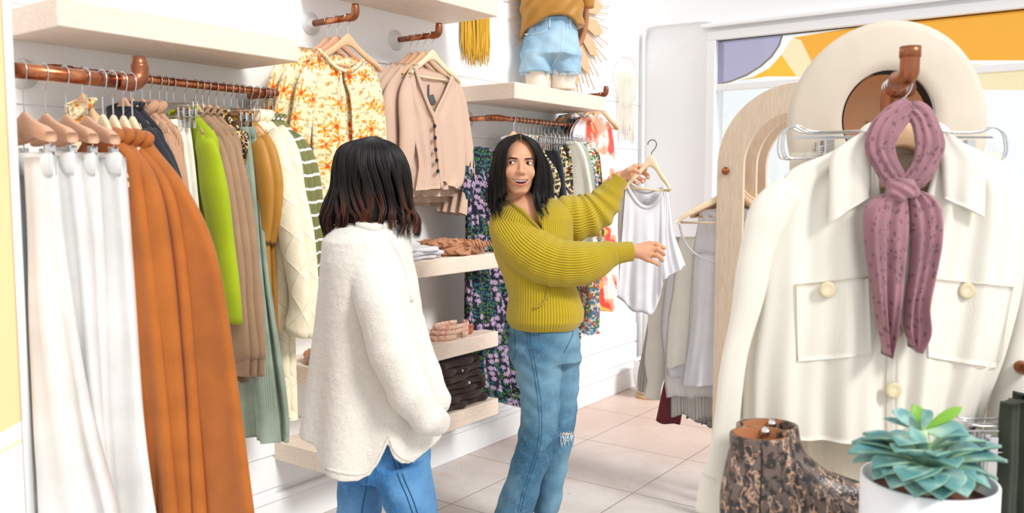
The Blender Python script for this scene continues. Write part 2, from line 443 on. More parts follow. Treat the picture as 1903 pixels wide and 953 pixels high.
# shiplap boards and baseboards of the left wall
b = MB()
for z in (.19, .33): b.box(WX, WX+.012, -2, FY, z, z+.128, .003)
struct(b.obj('trim_1', m_trim, smooth=False))
b = MB().box(WX, WX+.022, -2, FY, 0, .135, .004).box(WX, WX+.03, -2, FY, .135, .165, .006)
struct(b.obj('baseboard_left', m_trim, smooth=False))
struct(MB().box(WX+.03, 5, FY-.022, FY, 0, .15, .004).obj('baseboard_far', m_trim, smooth=False))
struct(MB().box(WX, WX+.006, -2, FY, 1.708, 1.714).box(WX, WX+.006, -2, FY, 2.02, 2.024).obj('trim_2', m_trim, smooth=False))
# window: frame, transom bar, mullions, glass, painted band
wr = bpy.data.objects.new('window_1', None); COL.objects.link(wr); wr.location = (WINX, FY, WB); struct(wr)
o3 = (WINX, FY, WB)
fr = MB().box(WINX-.05, WINX+.012, FY-.03, FY+.125, WB, WT, .004).box(WINX-.05, 5, FY-.03, FY+.06, WT, WT+.06, .005)
fr.box(WINX-.05, 5, FY-.05, FY+.06, WB-.05, WB, .005).box(WINX, 5, FY-.012, FY+.05, TB-.045, TB, .004)
fr.box(WINX-.09, 5, FY-.045, FY-.002, WT+.085, WT+.11, .004)
fr.obj('window_frame', m_trim, wr, o3, False)
mu = at(1655, 60, 'y', FY)[0]
for x in (mu, mu+1.35, mu+2.7):
    MB().box(x-.018, x+.018, FY, FY+.05, WB, WT, .003).obj('mullion', m_trim, wr, o3, False)
def f_glass(t, c):
    out = t.t.nodes['Material Output']; tr = t.n('ShaderNodeBsdfTransparent'); tr.inputs[0].default_value = (.97, .985, .98, 1)
    gl = t.n('ShaderNodeBsdfGlossy'); gl.inputs['Roughness'].default_value = .02; mx = t.n('ShaderNodeMixShader')
    mx.inputs[0].default_value = .05; t.link(tr.outputs[0], mx.inputs[1]); t.link(gl.outputs[0], mx.inputs[2]); t.link(mx.outputs[0], out.inputs[0])
m_glass = mat('clear glass', (.9, .95, .95), .02, fn=f_glass)
MB().box(WINX+.012, 5, FY+.022, FY+.028, WB, WT).obj('glass', m_glass, wr, o3, False)
def decal(k=.9):
    def f(t, c):                       # thin coloured film: daylight passes through it
        out = t.t.nodes['Material Output']; cc = tuple(x**.5 for x in c)
        tr = t.n('ShaderNodeBsdfTransparent'); tr.inputs[0].default_value = (*cc, 1)
        df = t.n('ShaderNodeBsdfDiffuse'); df.inputs[0].default_value = (*c, 1)
        mx = t.n('ShaderNodeMixShader'); mx.inputs[0].default_value = 1-k; t.link(tr.outputs[0], mx.inputs[1]); t.link(df.outputs[0], mx.inputs[2]); t.link(mx.outputs[0], out.inputs[0])
    return f
m_or = mat('orange window paint', lin('#ffbe52'), .6, fn=decal()); m_pu = mat('lilac window paint', lin('#c3bdd6'), .6, fn=decal())
m_ye = mat('pale yellow window paint', lin('#fff0c8'), .6, fn=decal()); m_go = mat('golden window paint', lin('#ffce55'), .6, fn=decal()); m_gr = mat('grey paint line', lin('#93897f'), .6)
yd = FY+.016
def deco(name, pts, m, sub=0, y=None):
    P = [at(px, py, 'y', y or yd) for px, py in pts]
    q = [(p[0], p[2]) for p in P]
    MB().prism(q, (0, y or yd, 0), (1, 0, 0), (0, 0, 1), (0, 1, 0), .002).obj(name, m, wr, o3, False)
deco('lilac_panel', [(1326, 79), (1452, 66), (1446, 84), (1432, 104), (1412, 122), (1386, 138), (1356, 150), (1326, 157)], m_pu)
deco('lilac_panel_edge', [(1452, 66), (1455, 66), (1449, 85), (1435, 106), (1415, 124), (1388, 141), (1357, 153), (1326, 160), (1326, 157), (1356, 150), (1386, 138), (1412, 122), (1432, 104), (1446, 84)], m_gr)
deco('golden_band', [(1372, 150), (1400, 143), (1430, 126), (1452, 102), (1466, 122), (1480, 142), (1425, 142)], m_go)
deco('orange_band', [(1471, 70), (1643, 43), (1643, 150), (1512, 150), (1509, 118), (1488, 74)], m_or)
deco('orange_band', [(1662, 41), (1960, 8), (1960, 112), (1662, 112)], m_or)
deco('pale_star', [(1452, 102), (1470, 73), (1488, 73), (1513, 118), (1484, 145), (1478, 140)], m_ye)
deco('pale_yellow_band', [(1780, 118), (1960, 124), (1960, 168), (1780, 166)], m_ye)
# ceiling conduit on the far wall
c1 = at(1197, 240, 'y', FY-.02); 
pts = [at(1194, 330, 'y', FY-.02), at(1195, 200, 'y', FY-.02), at(1196, 90, 'y', FY-.02), at(1199, 62, 'y', FY-.02), at(1210, 50, 'y', FY-.02), at(1260, 44, 'y', FY-.02), at(1322, 38, 'y', FY-.02)]
o = MB().tube([(pts[0][0], FY-.02, .16)]+pts, .012, 10, 3).obj('conduit_pipe', m_trim); tag(o, 'white painted pipe bending over beside the far window', 'pipe')

# ============================================================ wooden shelves on the left wall
m_wood = mat('pale birch', lin('#eedccb'), .5, fn=f_wood)
m_woodp = mat('light plywood', lin('#ddc8b0'), .5, fn=lambda t, c: f_wood(t, c, (13, 13, 1.4)))
m_cop = mat('copper pipe', lin('#b8704a'), .28, 1.0, fn=lambda t, c: (t.col(t.mix(t.step(t.noise(t.oc(), 25, 4), .35, .7), lin('#8f4c30'), lin('#cf8a62'))),))
m_copd = mat('dull copper fitting', lin('#9c6247'), .35, 1.0)
m_steel = mat('chrome wire', lin('#d2d3d5'), .22, 1.0)
m_dk = mat('dark metal', lin('#4a4643'), .35, .9)
def shelf(y0, y1, z0, label, th=.082, x1=-2.505, grp='thick birch wall shelves'):
    o = MB().box(WX, x1, y0, y1, z0, z0+th, .003).obj('wall_shelf', m_wood, None, None, False)
    return tag(o, label, 'shelf', grp)
shelf(1.26, 2.14, 1.905, 'thick pale wooden wall shelf above the long copper rail of clothes at left')
shelf(2.44, 3.37, 2.262, 'thick pale wooden wall shelf at the top edge above the beige cardigans')
shelf(3.51, 4.42, 1.885, 'thick pale wooden wall shelf with the mannequin in denim shorts standing on it')
shelf(2.25, 3.37, 1.045, 'thick pale wooden wall shelf carrying folded white and terracotta clothes', .075)
shelf(2.25, 3.37, .655, 'thick pale wooden wall shelf carrying the coiled tan belts', .075)
shelf(2.25, 3.37, .31, 'lowest thick pale wooden wall shelf carrying dark brown corduroy', .08)

# ============================================================ copper rails and arms
def flange(mb, c, axis=0): mb.lathe([(.0, 0), (.048, 0), (.048, .006), (.022, .009), (.021, .022), (0.0135, .024)], c, 24, axis)
RX = -2.66
def rail(y0, y1, z, label):
    r = root('clothes_rail', (WX, (y0+y1)/2, z), label, 'clothes rail', 'copper wall rails'); og = tuple(r.location)
    MB().tube([(WX+.02, y0, z), (RX-.045, y0, z), (RX-.012, y0+.006, z), (RX, y0+.03, z), (RX, (y0+y1)/2, z), (RX, y1-.02, z)], .0135, 14, 4).obj('pipe', m_cop, r, og)
    MB().tube([(RX, y1-.05, z), (RX, y1-.015, z), (RX-.02, y1, z), (WX+.02, y1, z)], .0135, 14, 4).obj('pipe', m_cop, r, og)
    MB().tube([(RX-.06, y0-.001, z), (RX-.02, y0+.002, z), (RX-.003, y0+.014, z), (RX, y0+.06, z)], .0165, 14, 4).obj('elbow', m_copd, r, og)
    MB().tube([(RX, y1-.055, z), (RX, y1-.02, z), (RX-.018, y1-.001, z), (RX-.06, y1, z)], .0165, 14, 4).obj('elbow', m_copd, r, og)
    for y in (y0, y1):
        f = MB(); flange(f, (WX, y, z)); f.obj('wall_flange', m_trim, r, og, True)
    return r
rail(1.315, 2.16, 1.802, 'long copper pipe rail under the left shelf, crowded with hangers')
rail(3.56, 4.37, 1.80, 'copper pipe rail on the wall behind the laughing woman')
def arm(p0, d, ln, z, label, rad=.0135, flg=True):
    p0 = np.array([p0[0], p0[1], z]); d = np.array(d, float)
    r = root('garment_rail', p0, label, 'garment rail', 'copper face-out rails'); og = tuple(p0)
    MB().tube([p0, p0+d*(ln*.5), p0+d*(ln-.02)], rad, 14).obj('pipe', m_cop, r, og)
    e = p0+d*ln; up = np.array([0, 0, 1.])
    MB().tube([e-d*.045, e-d*.018, e+up*.008-d*.004, e+up*.02, e+up*.036], rad*1.25, 14, 4).tube([e+up*.022, e+up*.05], rad*1.05, 14).obj('elbow', m_copd, r, og, True)
    if flg:
        f = MB(); flange(f, (0, 0, 0), 0 if abs(d[0]) > .5 else 1); o = f.obj('wall_flange', m_trim, r, None, True)
    return r
arm((WX, 2.50), (1, 0, 0), .27, 2.135, 'copper arm on the wall holding the orange floral blouses')
arm((WX, 3.02), (1, 0, 0), .27, 2.137, 'copper arm on the wall holding the beige cardigans')
arm((WX, 4.58), (1, 0, 0), .26, 2.0, 'small copper arm past the mannequin shelf holding bright printed robes')
NX = -1.55
# near partition whose end carries the near copper arm
def f_part(t, c):
    s = t.sep(t.oc()); n = t.noise(t.oc(), 1.3, 3)
    z = t.m('ADD', s[2], t.m('MULTIPLY', t.m('SUBTRACT', s[1], .6), -.35))
    k = t.step(z, 1.128, 1.13); k2 = t.m('MULTIPLY', t.m('GREATER_THAN', z, 1.092), t.m('LESS_THAN', z, 1.1))
    a = t.mix(t.step(n, .35, .65), lin('#f8cc98'), lin('#fbdcb6'))
    b_ = t.mix(k2, (.9, .9, .88), lin('#f6dcb4')); t.col(t.mix(k, b_, a))
m_part = mat('peach painted plywood', lin('#fbd9ab'), .6, fn=f_part)
pr = bpy.data.objects.new('wall_near', None); COL.objects.link(pr); pr.location = (NX, .3, 0); struct(pr)
MB().box(-2.3, NX+.035, .15, .673, 0, 2.4, .003).obj('painted_panel', m_part, pr, (NX, .3, 0), False)
MB().box(-2.3, NX+.032, .675, .690, 0, 2.4, .003).obj('edge_trim', m_trim, pr, (NX, .3, 0), False)
nz = at(140, 142, 'x', NX)[2]
arm((NX, .692), (0, 1, 0), .24, nz, 'large blurred copper arm in the near left foreground with trousers and rust shirts', .0135, False)
# ============================================================ hangers
m_hw = mat('hanger beech', lin('#dcb68e'), .45, fn=lambda t, c: f_wood(t, c, (4, 30, 40))); m_hw2 = mat('hanger pinkish beech', lin('#d6a788'), .45, fn=lambda t, c: f_wood(t, c, (4, 30, 40))); m_hw3 = mat('hanger pale maple', lin('#ecd6b4'), .4, fn=lambda t, c: f_wood(t, c, (4, 30, 40)))
def mk_hanger(m, w=.21, bar=True, hooklen=.075, hm=None, ds=1.0):
    """origin = centre of the rail the hook sits on; X lateral, Y across the garment"""
    r = root('wooden_hanger', (0, 0, 0), None, None)
    mb = MB(); R = .017; hs = min(1, w/.16)
    pts = [(R*math.cos(a), 0, R*math.sin(a)) for a in np.linspace(math.radians(-35), math.radians(185), 12)]
    pts = [(p[0]*-1, 0, p[2]) for p in pts][::-1]
    hook = [(-R*math.cos(math.radians(a)), 0, R*math.sin(math.radians(a))) for a in range(-10, 200, 18)]
    hook += [(R*.75, 0, -R*.9), (R*.2, 0, -R*1.6), (0, 0, -R*2.2), (0, 0, -hooklen)]
    mb.tube(hook, .0017, 6, 3).obj('hook', hm or m_steel, r)
    zt = -hooklen
    # contoured shoulders: section grows in depth toward the tips, slopes down
    S = [(-w, -.083, .009, .017), (-w*.85, -.064, .013, .014), (-w*.5, -.036, .015, .008), (-.045*hs, -.014, .017, .0065), (-.02*hs, .000, .022, .0065), (0, .006, .026, .0065), (.02*hs, .000, .022, .0065), (.045*hs, -.014, .017, .0065), (w*.5, -.036, .015, .008), (w*.85, -.064, .013, .014), (w, -.083, .009, .017)]
    q = cat([(a, b_*ds-.02, c_, d_) for a, b_, c_, d_ in S], 3); v = []; f = []
    for x, z, hh, dd in q:
        z += zt; hh = hh*.95
        yo = .012*(abs(x)/w)**2
        for a in range(10):
            an = a*2*math.pi/10; v.append((x, -yo+dd*np.sign(math.cos(an))*abs(math.cos(an))**.6, z+hh*np.sign(math.sin(an))*abs(math.sin(an))**.6))
    n = len(q)
    f = [(i*10+j, i*10+(j+1) % 10, (i+1)*10+(j+1) % 10, (i+1)*10+j) for i in range(n-1) for j in range(10)]+[tuple(range(10)), tuple((n-1)*10+j for j in range(10))[::-1]]
    MB().add(v, f).obj('shoulder_bar', m, r)
    if bar: MB().tube([(-w*.93, -.004, zt-.083*ds-.020), (w*.93, -.004, zt-.083*ds-.020)], .005, 8).obj('trouser_bar', m, r)
    return r
def mk_clip(w=.15, drop=.075):
    r = root('clip_hanger', (0, 0, 0), None, None); R = .017
    hook = [(-R*math.cos(math.radians(a)), 0, R*math.sin(math.radians(a))) for a in range(-10, 200, 18)]+[(R*.75, 0, -R*.9), (R*.2, 0, -R*1.6), (0, 0, -R*2.2), (0, 0, -drop)]
    MB().tube(hook, .0017, 6, 3).obj('hook', m_steel, r)
    z = -drop
    wpts = [(0, 0, z), (w*.8, .004, z-.004), (w, .004, z+.006), (w+.018, .004, z-.006), (w+.02, 0, z-.04), (w+.005, 0, z-.05), (w*.55, -.004, z-.046), (0, -.004, z-.044), (-w*.55, -.004, z-.046), (-w-.005, 0, z-.05), (-w-.02, 0, z-.04), (-w-.018, .004, z-.006), (-w, .004, z+.006), (-w*.8, .004, z-.004), (0, 0, z)]
    MB().tube(wpts, .0014, 6, 4, cap=False).tube([(-w, .003, z-.012), (w, .003, z-.012)], .0012, 6).obj('wire_frame', m_steel, r)
    for s in (-1, 1):
        x = s*w*.72; c = MB()
        for k in range(4): c.tube([(x+.011*math.cos(a), -.004+.006*math.sin(a), z-.03-.004*k) for a in np.linspace(0, 2*math.pi, 9)], .0013, 5, cap=False)
        c.box(x-.008, x+.008, -.013, -.010, z-.085, z-.04, .001).box(x-.008, x+.008, .006, .009, z-.085, z-.04, .001)
        c.box(x-.007, x+.007, -.016, -.010, z-.05, z-.018, .001).box(x-.007, x+.007, .006, .012, z-.05, z-.018, .001)
        c.obj('clip', m_steel, r, smooth=False)
    return r
PH = {'n': mk_hanger(m_hw3, .10, ds=1.15), 'r': mk_hanger(m_hw, .14, ds=1.05), 'q': mk_hanger(m_hw2, .14, ds=1.05), 'h': mk_hanger(m_hw3, .088, hooklen=.052, hm=m_dk, ds=1.25), 'a': mk_hanger(m_hw, .17, ds=1.2), 'b': mk_hanger(m_hw2, .17, ds=1.2), 'c': mk_hanger(m_hw3, .17, ds=1.2), 'e': mk_hanger(m_hw3, .215, ds=1.5), 'k': mk_clip()}
def mk_woodclip():
    r = mk_hanger(m_hw2, .115, bar=False, ds=.25)
    for s in (-1, 1):
        x = s*.095; c = MB(); c.tube([(x, 0, -.118), (x, 0, -.135)], .0016, 6); c.box(x-.007, x+.007, -.012, -.008, -.178, -.128, .001).box(x-.007, x+.007, .006, .010, -.178, -.128, .001).box(x-.009, x+.009, -.010, .008, -.140, -.132, .001).obj('clip', m_steel, r, smooth=False)
    return r
PH['w'] = mk_woodclip()
FIRST = set()
def hanger(kind, loc, rz, label, group):
    p = PH[kind]
    if kind in FIRST: o = copy_tree(p)
    else: o = p; FIRST.add(kind)
    o.location = tuple(loc); o.rotation_euler = (0, 0, rz)
    return tag(o, label, 'hanger', group)

# ============================================================ print and fabric materials
def flower(t, uv, scale, n, r, rnd=.8, rot=0.0):
    v = t.vor(uv, scale, rnd); p = t.vm('SUBTRACT', t.vm('MULTIPLY', uv, (scale,)*3), t.vm('MULTIPLY', v.outputs['Position'], (scale,)*3))
    s = t.sep(p); ang = t.m('ARCTAN2', s[1], s[0]); d = t.vm('LENGTH', p)
    ln = t.t.nodes[-1].outputs['Value'] if False else None
    x = t.m('SQRT', t.m('ADD', t.m('MULTIPLY', s[0], s[0]), t.m('MULTIPLY', s[1], s[1])))
    lim = t.m('MULTIPLY', t.m('ADD', .62, t.m('MULTIPLY', t.m('COSINE', t.m('MULTIPLY', t.m('ADD', ang, rot), n)), .38)), r)
    rn = t.sep(v.outputs['Color'])
    return t.m('LESS_THAN', x, lim), x, rn
def warp(t, uv, k=.01, sc=30):
    n = t.n('ShaderNodeTexNoise'); n.inputs['Scale'].default_value = sc; t.link(uv, n.inputs['Vector'])
    return t.vm('ADD', uv, t.vm('MULTIPLY', t.vm('SUBTRACT', n.outputs['Color'], (.5, .5, .5)), (k*2,)*3))
def f_orange_floral(t, c):
    uv = warp(t, t.uv(), .006, 45); base = t.mix(t.step(t.noise(uv, 6), .4, .7), lin('#f0e0b6'), lin('#f7ecc8'))
    l, _, rn = flower(t, t.vm('ADD', uv, (.31, .17, 0)), 34, 2, .42, .9); base = t.mix(t.m('MULTIPLY', t.m('MULTIPLY', l, .6), t.m('GREATER_THAN', rn[0], .4)), base, lin('#9a8d5a'))
    st = t.step(t.m('ABSOLUTE', t.m('SUBTRACT', t.noise(uv, 20, 1), .5)), .012, .004); base = t.mix(t.m('MULTIPLY', st, .7), base, lin('#a89a66'))
    f2, x2, r2 = flower(t, t.vm('ADD', uv, (.05, .43, 0)), 30, 5, .36, .9); base = t.mix(t.m('MULTIPLY', f2, t.m('GREATER_THAN', r2[1], .45)), base, t.mix(t.step(x2, .0, .25), lin('#d9651c'), lin('#f2b554')))
    f1, x1, r1 = flower(t, uv, 13, 7, .52, .75)
    pet = t.mix(t.step(t.noise(uv, 90, 2), .42, .58), lin('#ef7a1e'), lin('#fbbf55')); pet = t.mix(t.step(x1, .16, .1), pet, lin('#d4541a'))
    f1 = t.m('MULTIPLY', f1, t.m('GREATER_THAN', r1[0], .48))
    t.col(t.mix(f1, base, pet)); t.bump(t.noise(t.oc(), 500, 2), .1, .0006)
def f_navy_floral(t, c):
    uv = warp(t, t.uv(), .004, 60); base = lin('#14142a')
    g = t.noise(uv, 8, 1); lf, _, r0 = flower(t, uv, 62, 3, .5, 1.0)
    base = t.mix(t.m('MULTIPLY', lf, t.step(g, .45, .5)), base, t.mix(t.m('GREATER_THAN', r0[0], .55), lin('#4d7a38'), lin('#1f6f7c')))
    f, x, r = flower(t, t.vm('ADD', uv, (.2, .3, 0)), 30, 9, .47, .75); f = t.m('MULTIPLY', f, t.step(g, .52, .5))
    pc = t.mix(t.step(x, .07, .12), lin('#7c5a86'), lin('#d3b6d6'))
    t.col(t.mix(f, base, pc)); t.bump(t.noise(t.oc(), 500, 2), .1, .0006)
def f_multi(cols, sc=16, sc2=40):
    def f(t, c):
        uv = warp(t, t.uv(), .02, 14); base = lin(cols[0])
        for i, k in enumerate(cols[1:]):
            m_, x, r = flower(t, t.vm('ADD', uv, (.3*i, .17*i, 0)), sc*(1+.35*i), 3+i, .55, .9)
            base = t.mix(t.m('MULTIPLY', m_, t.m('GREATER_THAN', r[i % 3], .35)), base, lin(k))
        t.col(base)
    return f
def f_leopard(t, c):
    uv = warp(t, t.uv(), .008, 40); v = t.vor(uv, 55, .9); d = v.outputs['Distance']
    ring = t.m('MULTIPLY', t.m('LESS_THAN', d, .4), t.m('GREATER_THAN', t.m('ADD', d, t.m('MULTIPLY', t.noise(uv, 60), .3)), .27))
    t.col(t.mix(ring, t.mix(t.m('LESS_THAN', d, .2), lin('#e3cfa6'), lin('#c3995c')), lin('#1c1512')))
def f_tie(t, c):
    uv = warp(t, t.uv(), .09, 6); n = t.noise(uv, 5.5, 2, rough=.4)
    a = t.mix(t.step(n, .50, .54), lin('#fbe9de'), lin('#f8a488')); a = t.mix(t.step(n, .57, .60), a, lin('#f0554a')); a = t.mix(t.step(n, .44, .40), a, lin('#e9ddf0'))
    t.col(t.mix(t.step(n, .66, .69), a, lin('#f9b35c')))
def f_stripe(t, c):
    s = t.sep(t.uv())[1]; q = t.m('FRACT', t.m('DIVIDE', s, .045)); k = t.m('LESS_THAN', q, .2)
    r = t.m('SINE', t.m('MULTIPLY', t.sep(t.uv())[0], 2*math.pi/.0065))
    t.col(t.mix(k, t.mix(t.step(r, -1, .3), tuple(x*.72 for x in c), c), lin('#f4f3ee'))); t.bump(r, .6, .0015)
def f_denim(light='#7fa9cc', dark='#3f6e9b', sc=3.0):
    def f(t, c):
        v = t.oc(); n = t.noise(v, sc, 4); n2 = t.noise(v, sc*9, 4)
        a = t.mix(t.step(n, .35, .66), lin(dark), lin(light)); a = t.mix(t.m('MULTIPLY', t.step(n2, .48, .7), .35), a, lin(light))
        mp = t.n('ShaderNodeMapping'); mp.inputs['Scale'].default_value = (900, 900, 160); t.link(v, mp.inputs[0]); n3 = t.noise(mp.outputs[0], 1, 2)
        t.col(t.mix(t.m('MULTIPLY', t.step(n3, .5, .75), .4), a, tuple(min(1, x*1.6) for x in lin(light)))); t.bump(n3, .3, .0008); t.bump(n2, .25, .003)
    return f
def f_quilt(t, c):
    s = t.sep(t.uv()); k = 2*math.pi/.13
    a = t.m('ABSOLUTE', t.m('SINE', t.m('MULTIPLY', t.m('ADD', s[0], s[1]), k/2))); b_ = t.m('ABSOLUTE', t.m('SINE', t.m('MULTIPLY', t.m('SUBTRACT', s[0], s[1]), k/2)))
    h = t.m('POWER', t.m('MULTIPLY', a, b_), .35); t.bump(h, .7, .007); t.bump(t.noise(t.oc(), 40, 3), .35, .006)
def f_cord(per=.0042):
    def f(t, c):
        s_ = t.m('SINE', t.m('MULTIPLY', t.sep(t.uv())[0], 2*math.pi/per)); n = t.noise(t.oc(), 9, 4)
        t.col(t.mix(t.step(n, .35, .7), tuple(x*.8 for x in c), tuple(min(1, x*1.12) for x in c))); t.bump(s_, .45, .0012)
    return f
mc = {}
def C(k, h, **kw): mc[k] = mat(k, lin(h), kw.pop('rough', .85), fn=kw.pop('fn', f_cloth()), sheen=kw.pop('sheen', .15), **kw)
C('white trouser twill', '#dad9d6'); C('rust linen', '#aa6024', fn=f_cloth(700, .35, .10)); C('black jersey', '#22242c'); C('tan rib knit', '#c99c7c', fn=f_rib(.0075, .6, 0, .0014, .16))
C('cream trouser cloth', '#ecE7da'); C('lime sweatshirt fleece', '#9cae12', fn=f_cloth(900, .3, .05)); C('taupe sweatshirt fleece', '#9d7e62', fn=f_cloth(900, .3, .06))
C('gold sequins', '#a37a3c', rough=.3, fn=f_multi(['#4a3418', '#c79a4b', '#f2e3c0', '#2d1d10'], 40)); C('sage corduroy', '#9fae9b', fn=f_cord()); C('mustard satin', '#b07d31', rough=.45)
C('cream quilted cotton', '#f1e6c9', fn=f_quilt); C('olive striped rib', '#83854f', fn=f_stripe); C('orange floral print', '#f3e2b8', fn=f_orange_floral); C('beige cardigan rib', '#e0bfa9', fn=f_rib(.0055, .6, 0, .0012, .14))
C('navy floral print', '#16162b', fn=f_navy_floral); C('leopard print', '#d8bd88', fn=f_leopard); C('off white wool', '#e6e3d5'); C('dark blue cloth', '#3f4859')
C('painted print', '#e9dcc0', fn=f_multi(['#e8e4d6', '#c5b04a', '#4d7f5c', '#c44b3d', '#3f7fae'], 17)); C('bright blue print', '#cfe0ec', fn=f_multi(['#e4ddd6', '#2d86bd', '#f0b25c', '#4ea7c4'], 12)); C('dark red print', '#3a2422', fn=f_multi(['#2b1e1e', '#8c3b2c', '#c9a04d', '#5b6b45', '#d8cdbd'], 18))
C('red tie-dye silk', '#f4c3b0', fn=f_tie); C('white jersey', '#dddce1', fn=f_cloth(900, .2, .03)); C('ivory jersey', '#ebe7dd', fn=f_cloth(900, .2, .03)); C('grey white voile', '#dedcd9', fn=f_cloth(900, .2, .03))
C('grey open knit', '#d6d3cd', fn=f_rib(.012, 1.0, 0, .003)); C('maroon crochet', '#7c2230', fn=f_rib(.009, 1.0, 1, .003)); C('brown corduroy', '#3a2620', fn=f_cord(.005)); C('terracotta satin', '#b9815f', rough=.45)
C('grey green cloth', '#a5ada0')
XN = np.array([1., 0, 0]); YN = np.array([0, -1., 0])
def yz(px, py, x): return at(px, py, 'x', x)

# ============================================================ tops on the rails seen from the side of the hanger
def rail_top(name, label, cat_, y, m, edge, hem, group=None, cx=RX, z0=1.703, sh=.195, th=.055, cuff=None, mcuff=None, folds=(3, .003, .012), fl=.5, hw=None, collar=None, nb=0):
    """edge: pixels down the room-side outline of the sleeve (or body when cuff is None)"""
    E = np.array([at(a, b_, 'y', y) for a, b_ in edge])
    hz = at(*hem, 'y', y)[2] if isinstance(hem, tuple) else hem
    org = (cx, y, hz); r = root(name, org, label, cat_, group)
    hw = hw or sh+.005
    xs = [(.058, z0), (sh*.6, z0-.036), (sh*.95, z0-.085), (hw, z0-.14), (hw*.97, z0-.3), (hw, (z0-.3+hz)/2), (hw*1.03, hz)] if z0-.3 > hz else [(.058, z0), (sh*.6, z0-.036), (sh*.95, z0-.07), (hw, (z0+hz)/2), (hw, hz)]
    Rr = [(cx+a, y, z) for a, z in xs]; Ll = [(cx-min(a, .18), y, z) for a, z in xs]
    if cuff is None:
        Rr = [(cx+.075, y, z0)]+[tuple(e) for e in E]; Ll = [(2*cx-p[0] if 2*cx-p[0] > WX+.02 else WX+.02, y, p[2]) for p in Rr]
    bag('body', Ll, Rr, th, m, r, YN, folds=folds, seed=int(y*1000) % 97, org=org, hemw=.006)
    if cuff is not None:
        rr = np.interp(np.linspace(0, 1, len(E)), [0, .3, .85, 1], [.045, .062, .05, cuff])
        Cn = E.copy(); Cn[:, 0] -= rr*.95; Cn[:, 1] -= .012
        Cn = np.concatenate([[[cx+sh*.72, y, E[0][2]-.01]], Cn]); rr = np.concatenate([[.04], rr])
        sleeve('sleeve', Cn, rr, m, r, flat=fl, nrm=YN, seed=int(y*777) % 91, org=org)
        C2 = Cn.copy(); C2[:, 0] = np.maximum(2*cx-C2[:, 0], WX+.07)
        sleeve('sleeve', C2, rr, m, r, flat=fl, nrm=YN, seed=int(y*577) % 91, org=org)
        if mcuff:
            for Q in (Cn, C2):
                e = Q[-1]; sleeve('cuff', [e+[0, 0, .02], e-[0, 0, .02], e-[0, 0, .05]], [cuff*.98, cuff*.9, cuff*.85], m, r, flat=fl, nrm=YN, n=16, nv=8, org=org, wr=0)
    c = MB(); c.tube([(cx-.078, y-.006, z0+.002), (cx-.04, y-.022, z0-.03), (cx, y-.026, z0-.045), (cx+.04, y-.022, z0-.03), (cx+.078, y-.006, z0+.002), (cx+.05, y+.016, z0+.014), (cx-.05, y+.016, z0+.014), (cx-.078, y-.006, z0+.002)], collar or .006, 8, 4, cap=False)
    c.obj('collar', m, r, org)
    return r
def trousers(label, y, m, cx, edgeR, edgeL=None, group=None, th=.03, plane='y', nrm=YN, name='trousers', z_top=None, folds=(2.5, .002, .014), seed=None):
    Rr = np.array([at(a, b_, plane, y) for a, b_ in edgeR])
    if edgeL is not None: Ll = np.array([at(a, b_, plane, y) for a, b_ in edgeL])
    else: Ll = Rr.copy(); Ll[:, 0] = np.maximum(2*cx-Ll[:, 0], WX+.03 if cx < -2 else -9)
    org = (Ll[-1]+Rr[-1])/2
    r = root(name, org, label, 'trousers', group)
    mid = (Ll+Rr)/2; s = int(abs(y)*1000) % 89 if seed is None else seed
    bag('leg', Ll, mid+(Rr-Ll)*.04, th, m, r, nrm, folds=(folds[0]*.6, *folds[1:]), seed=s, org=org, nu=14)
    bag('leg', mid-(Rr-Ll)*.04, Rr, th, m, r, nrm, folds=(folds[0]*.6, *folds[1:]), seed=s+3, org=org, nu=14)
    wl = Ll[0]; wr_ = Rr[0]; n = np.asarray(nrm)
    MB().tube([wl+n*.004-[0, 0, .012], mid[0]+n*.012-[0, 0, .012], wr_+n*.004-[0, 0, .012]], .021, 8, 4, flat=.45, up=(0, 0, 1)).obj('waistband', m, r, org)
    return r
G1 = 'hangers on the long copper rail'
def hk(y, kind, what, z=1.802, cx=RX, g=G1): hanger({'a': 'r', 'b': 'q', 'c': 'r'}.get(kind, kind), (cx, y+.006, z), random.Random(int(y*1e4)).uniform(-.06, .06), ('wire clip hanger holding ' if kind == 'k' else 'wooden hanger holding ')+what, g)

rail_top('blouse', 'orange floral blouse hanging at the far left end of the copper rail', 'blouse', 1.40, mc['orange floral print'], [(150, 260), (165, 300), (180, 420), (190, 560)], (150, 700), cuff=None); hk(1.40, 'a', 'the floral blouse at the rail end')
rail_top('t_shirt', 'black top on the long rail, directly behind the rust shirts', 't-shirt', 1.535, mc['black jersey'], [(298, 262), (318, 300), (336, 340), (345, 400)], (330, 640), cuff=.07, sh=.19); hk(1.535, 'b', 'the nearer black top')
rail_top('t_shirt', 'second black top on the long rail, touching the tan knits', 't-shirt', 1.56, mc['black jersey'], [(306, 262), (326, 300), (341, 345), (352, 410)], (330, 640), cuff=.07, sh=.19); hk(1.56, 'b', 'the second black top')
rail_top('sweater', 'tan ribbed sweater with a folded collar behind the black tops', 'sweater', 1.60, mc['tan rib knit'], [(315, 250), (330, 285), (342, 350), (352, 480), (356, 560)], (330, 640), cuff=.05, sh=.185, collar=.016); hk(1.60, 'b', 'the nearer tan ribbed sweater')
rail_top('sweater', 'tan ribbed sweater beside the cream trousers on the long rail', 'sweater', 1.628, mc['tan rib knit'], [(322, 250), (338, 285), (350, 350), (360, 480), (364, 560)], (330, 640), cuff=.05, sh=.185, collar=.016); hk(1.628, 'b', 'the farther tan ribbed sweater')
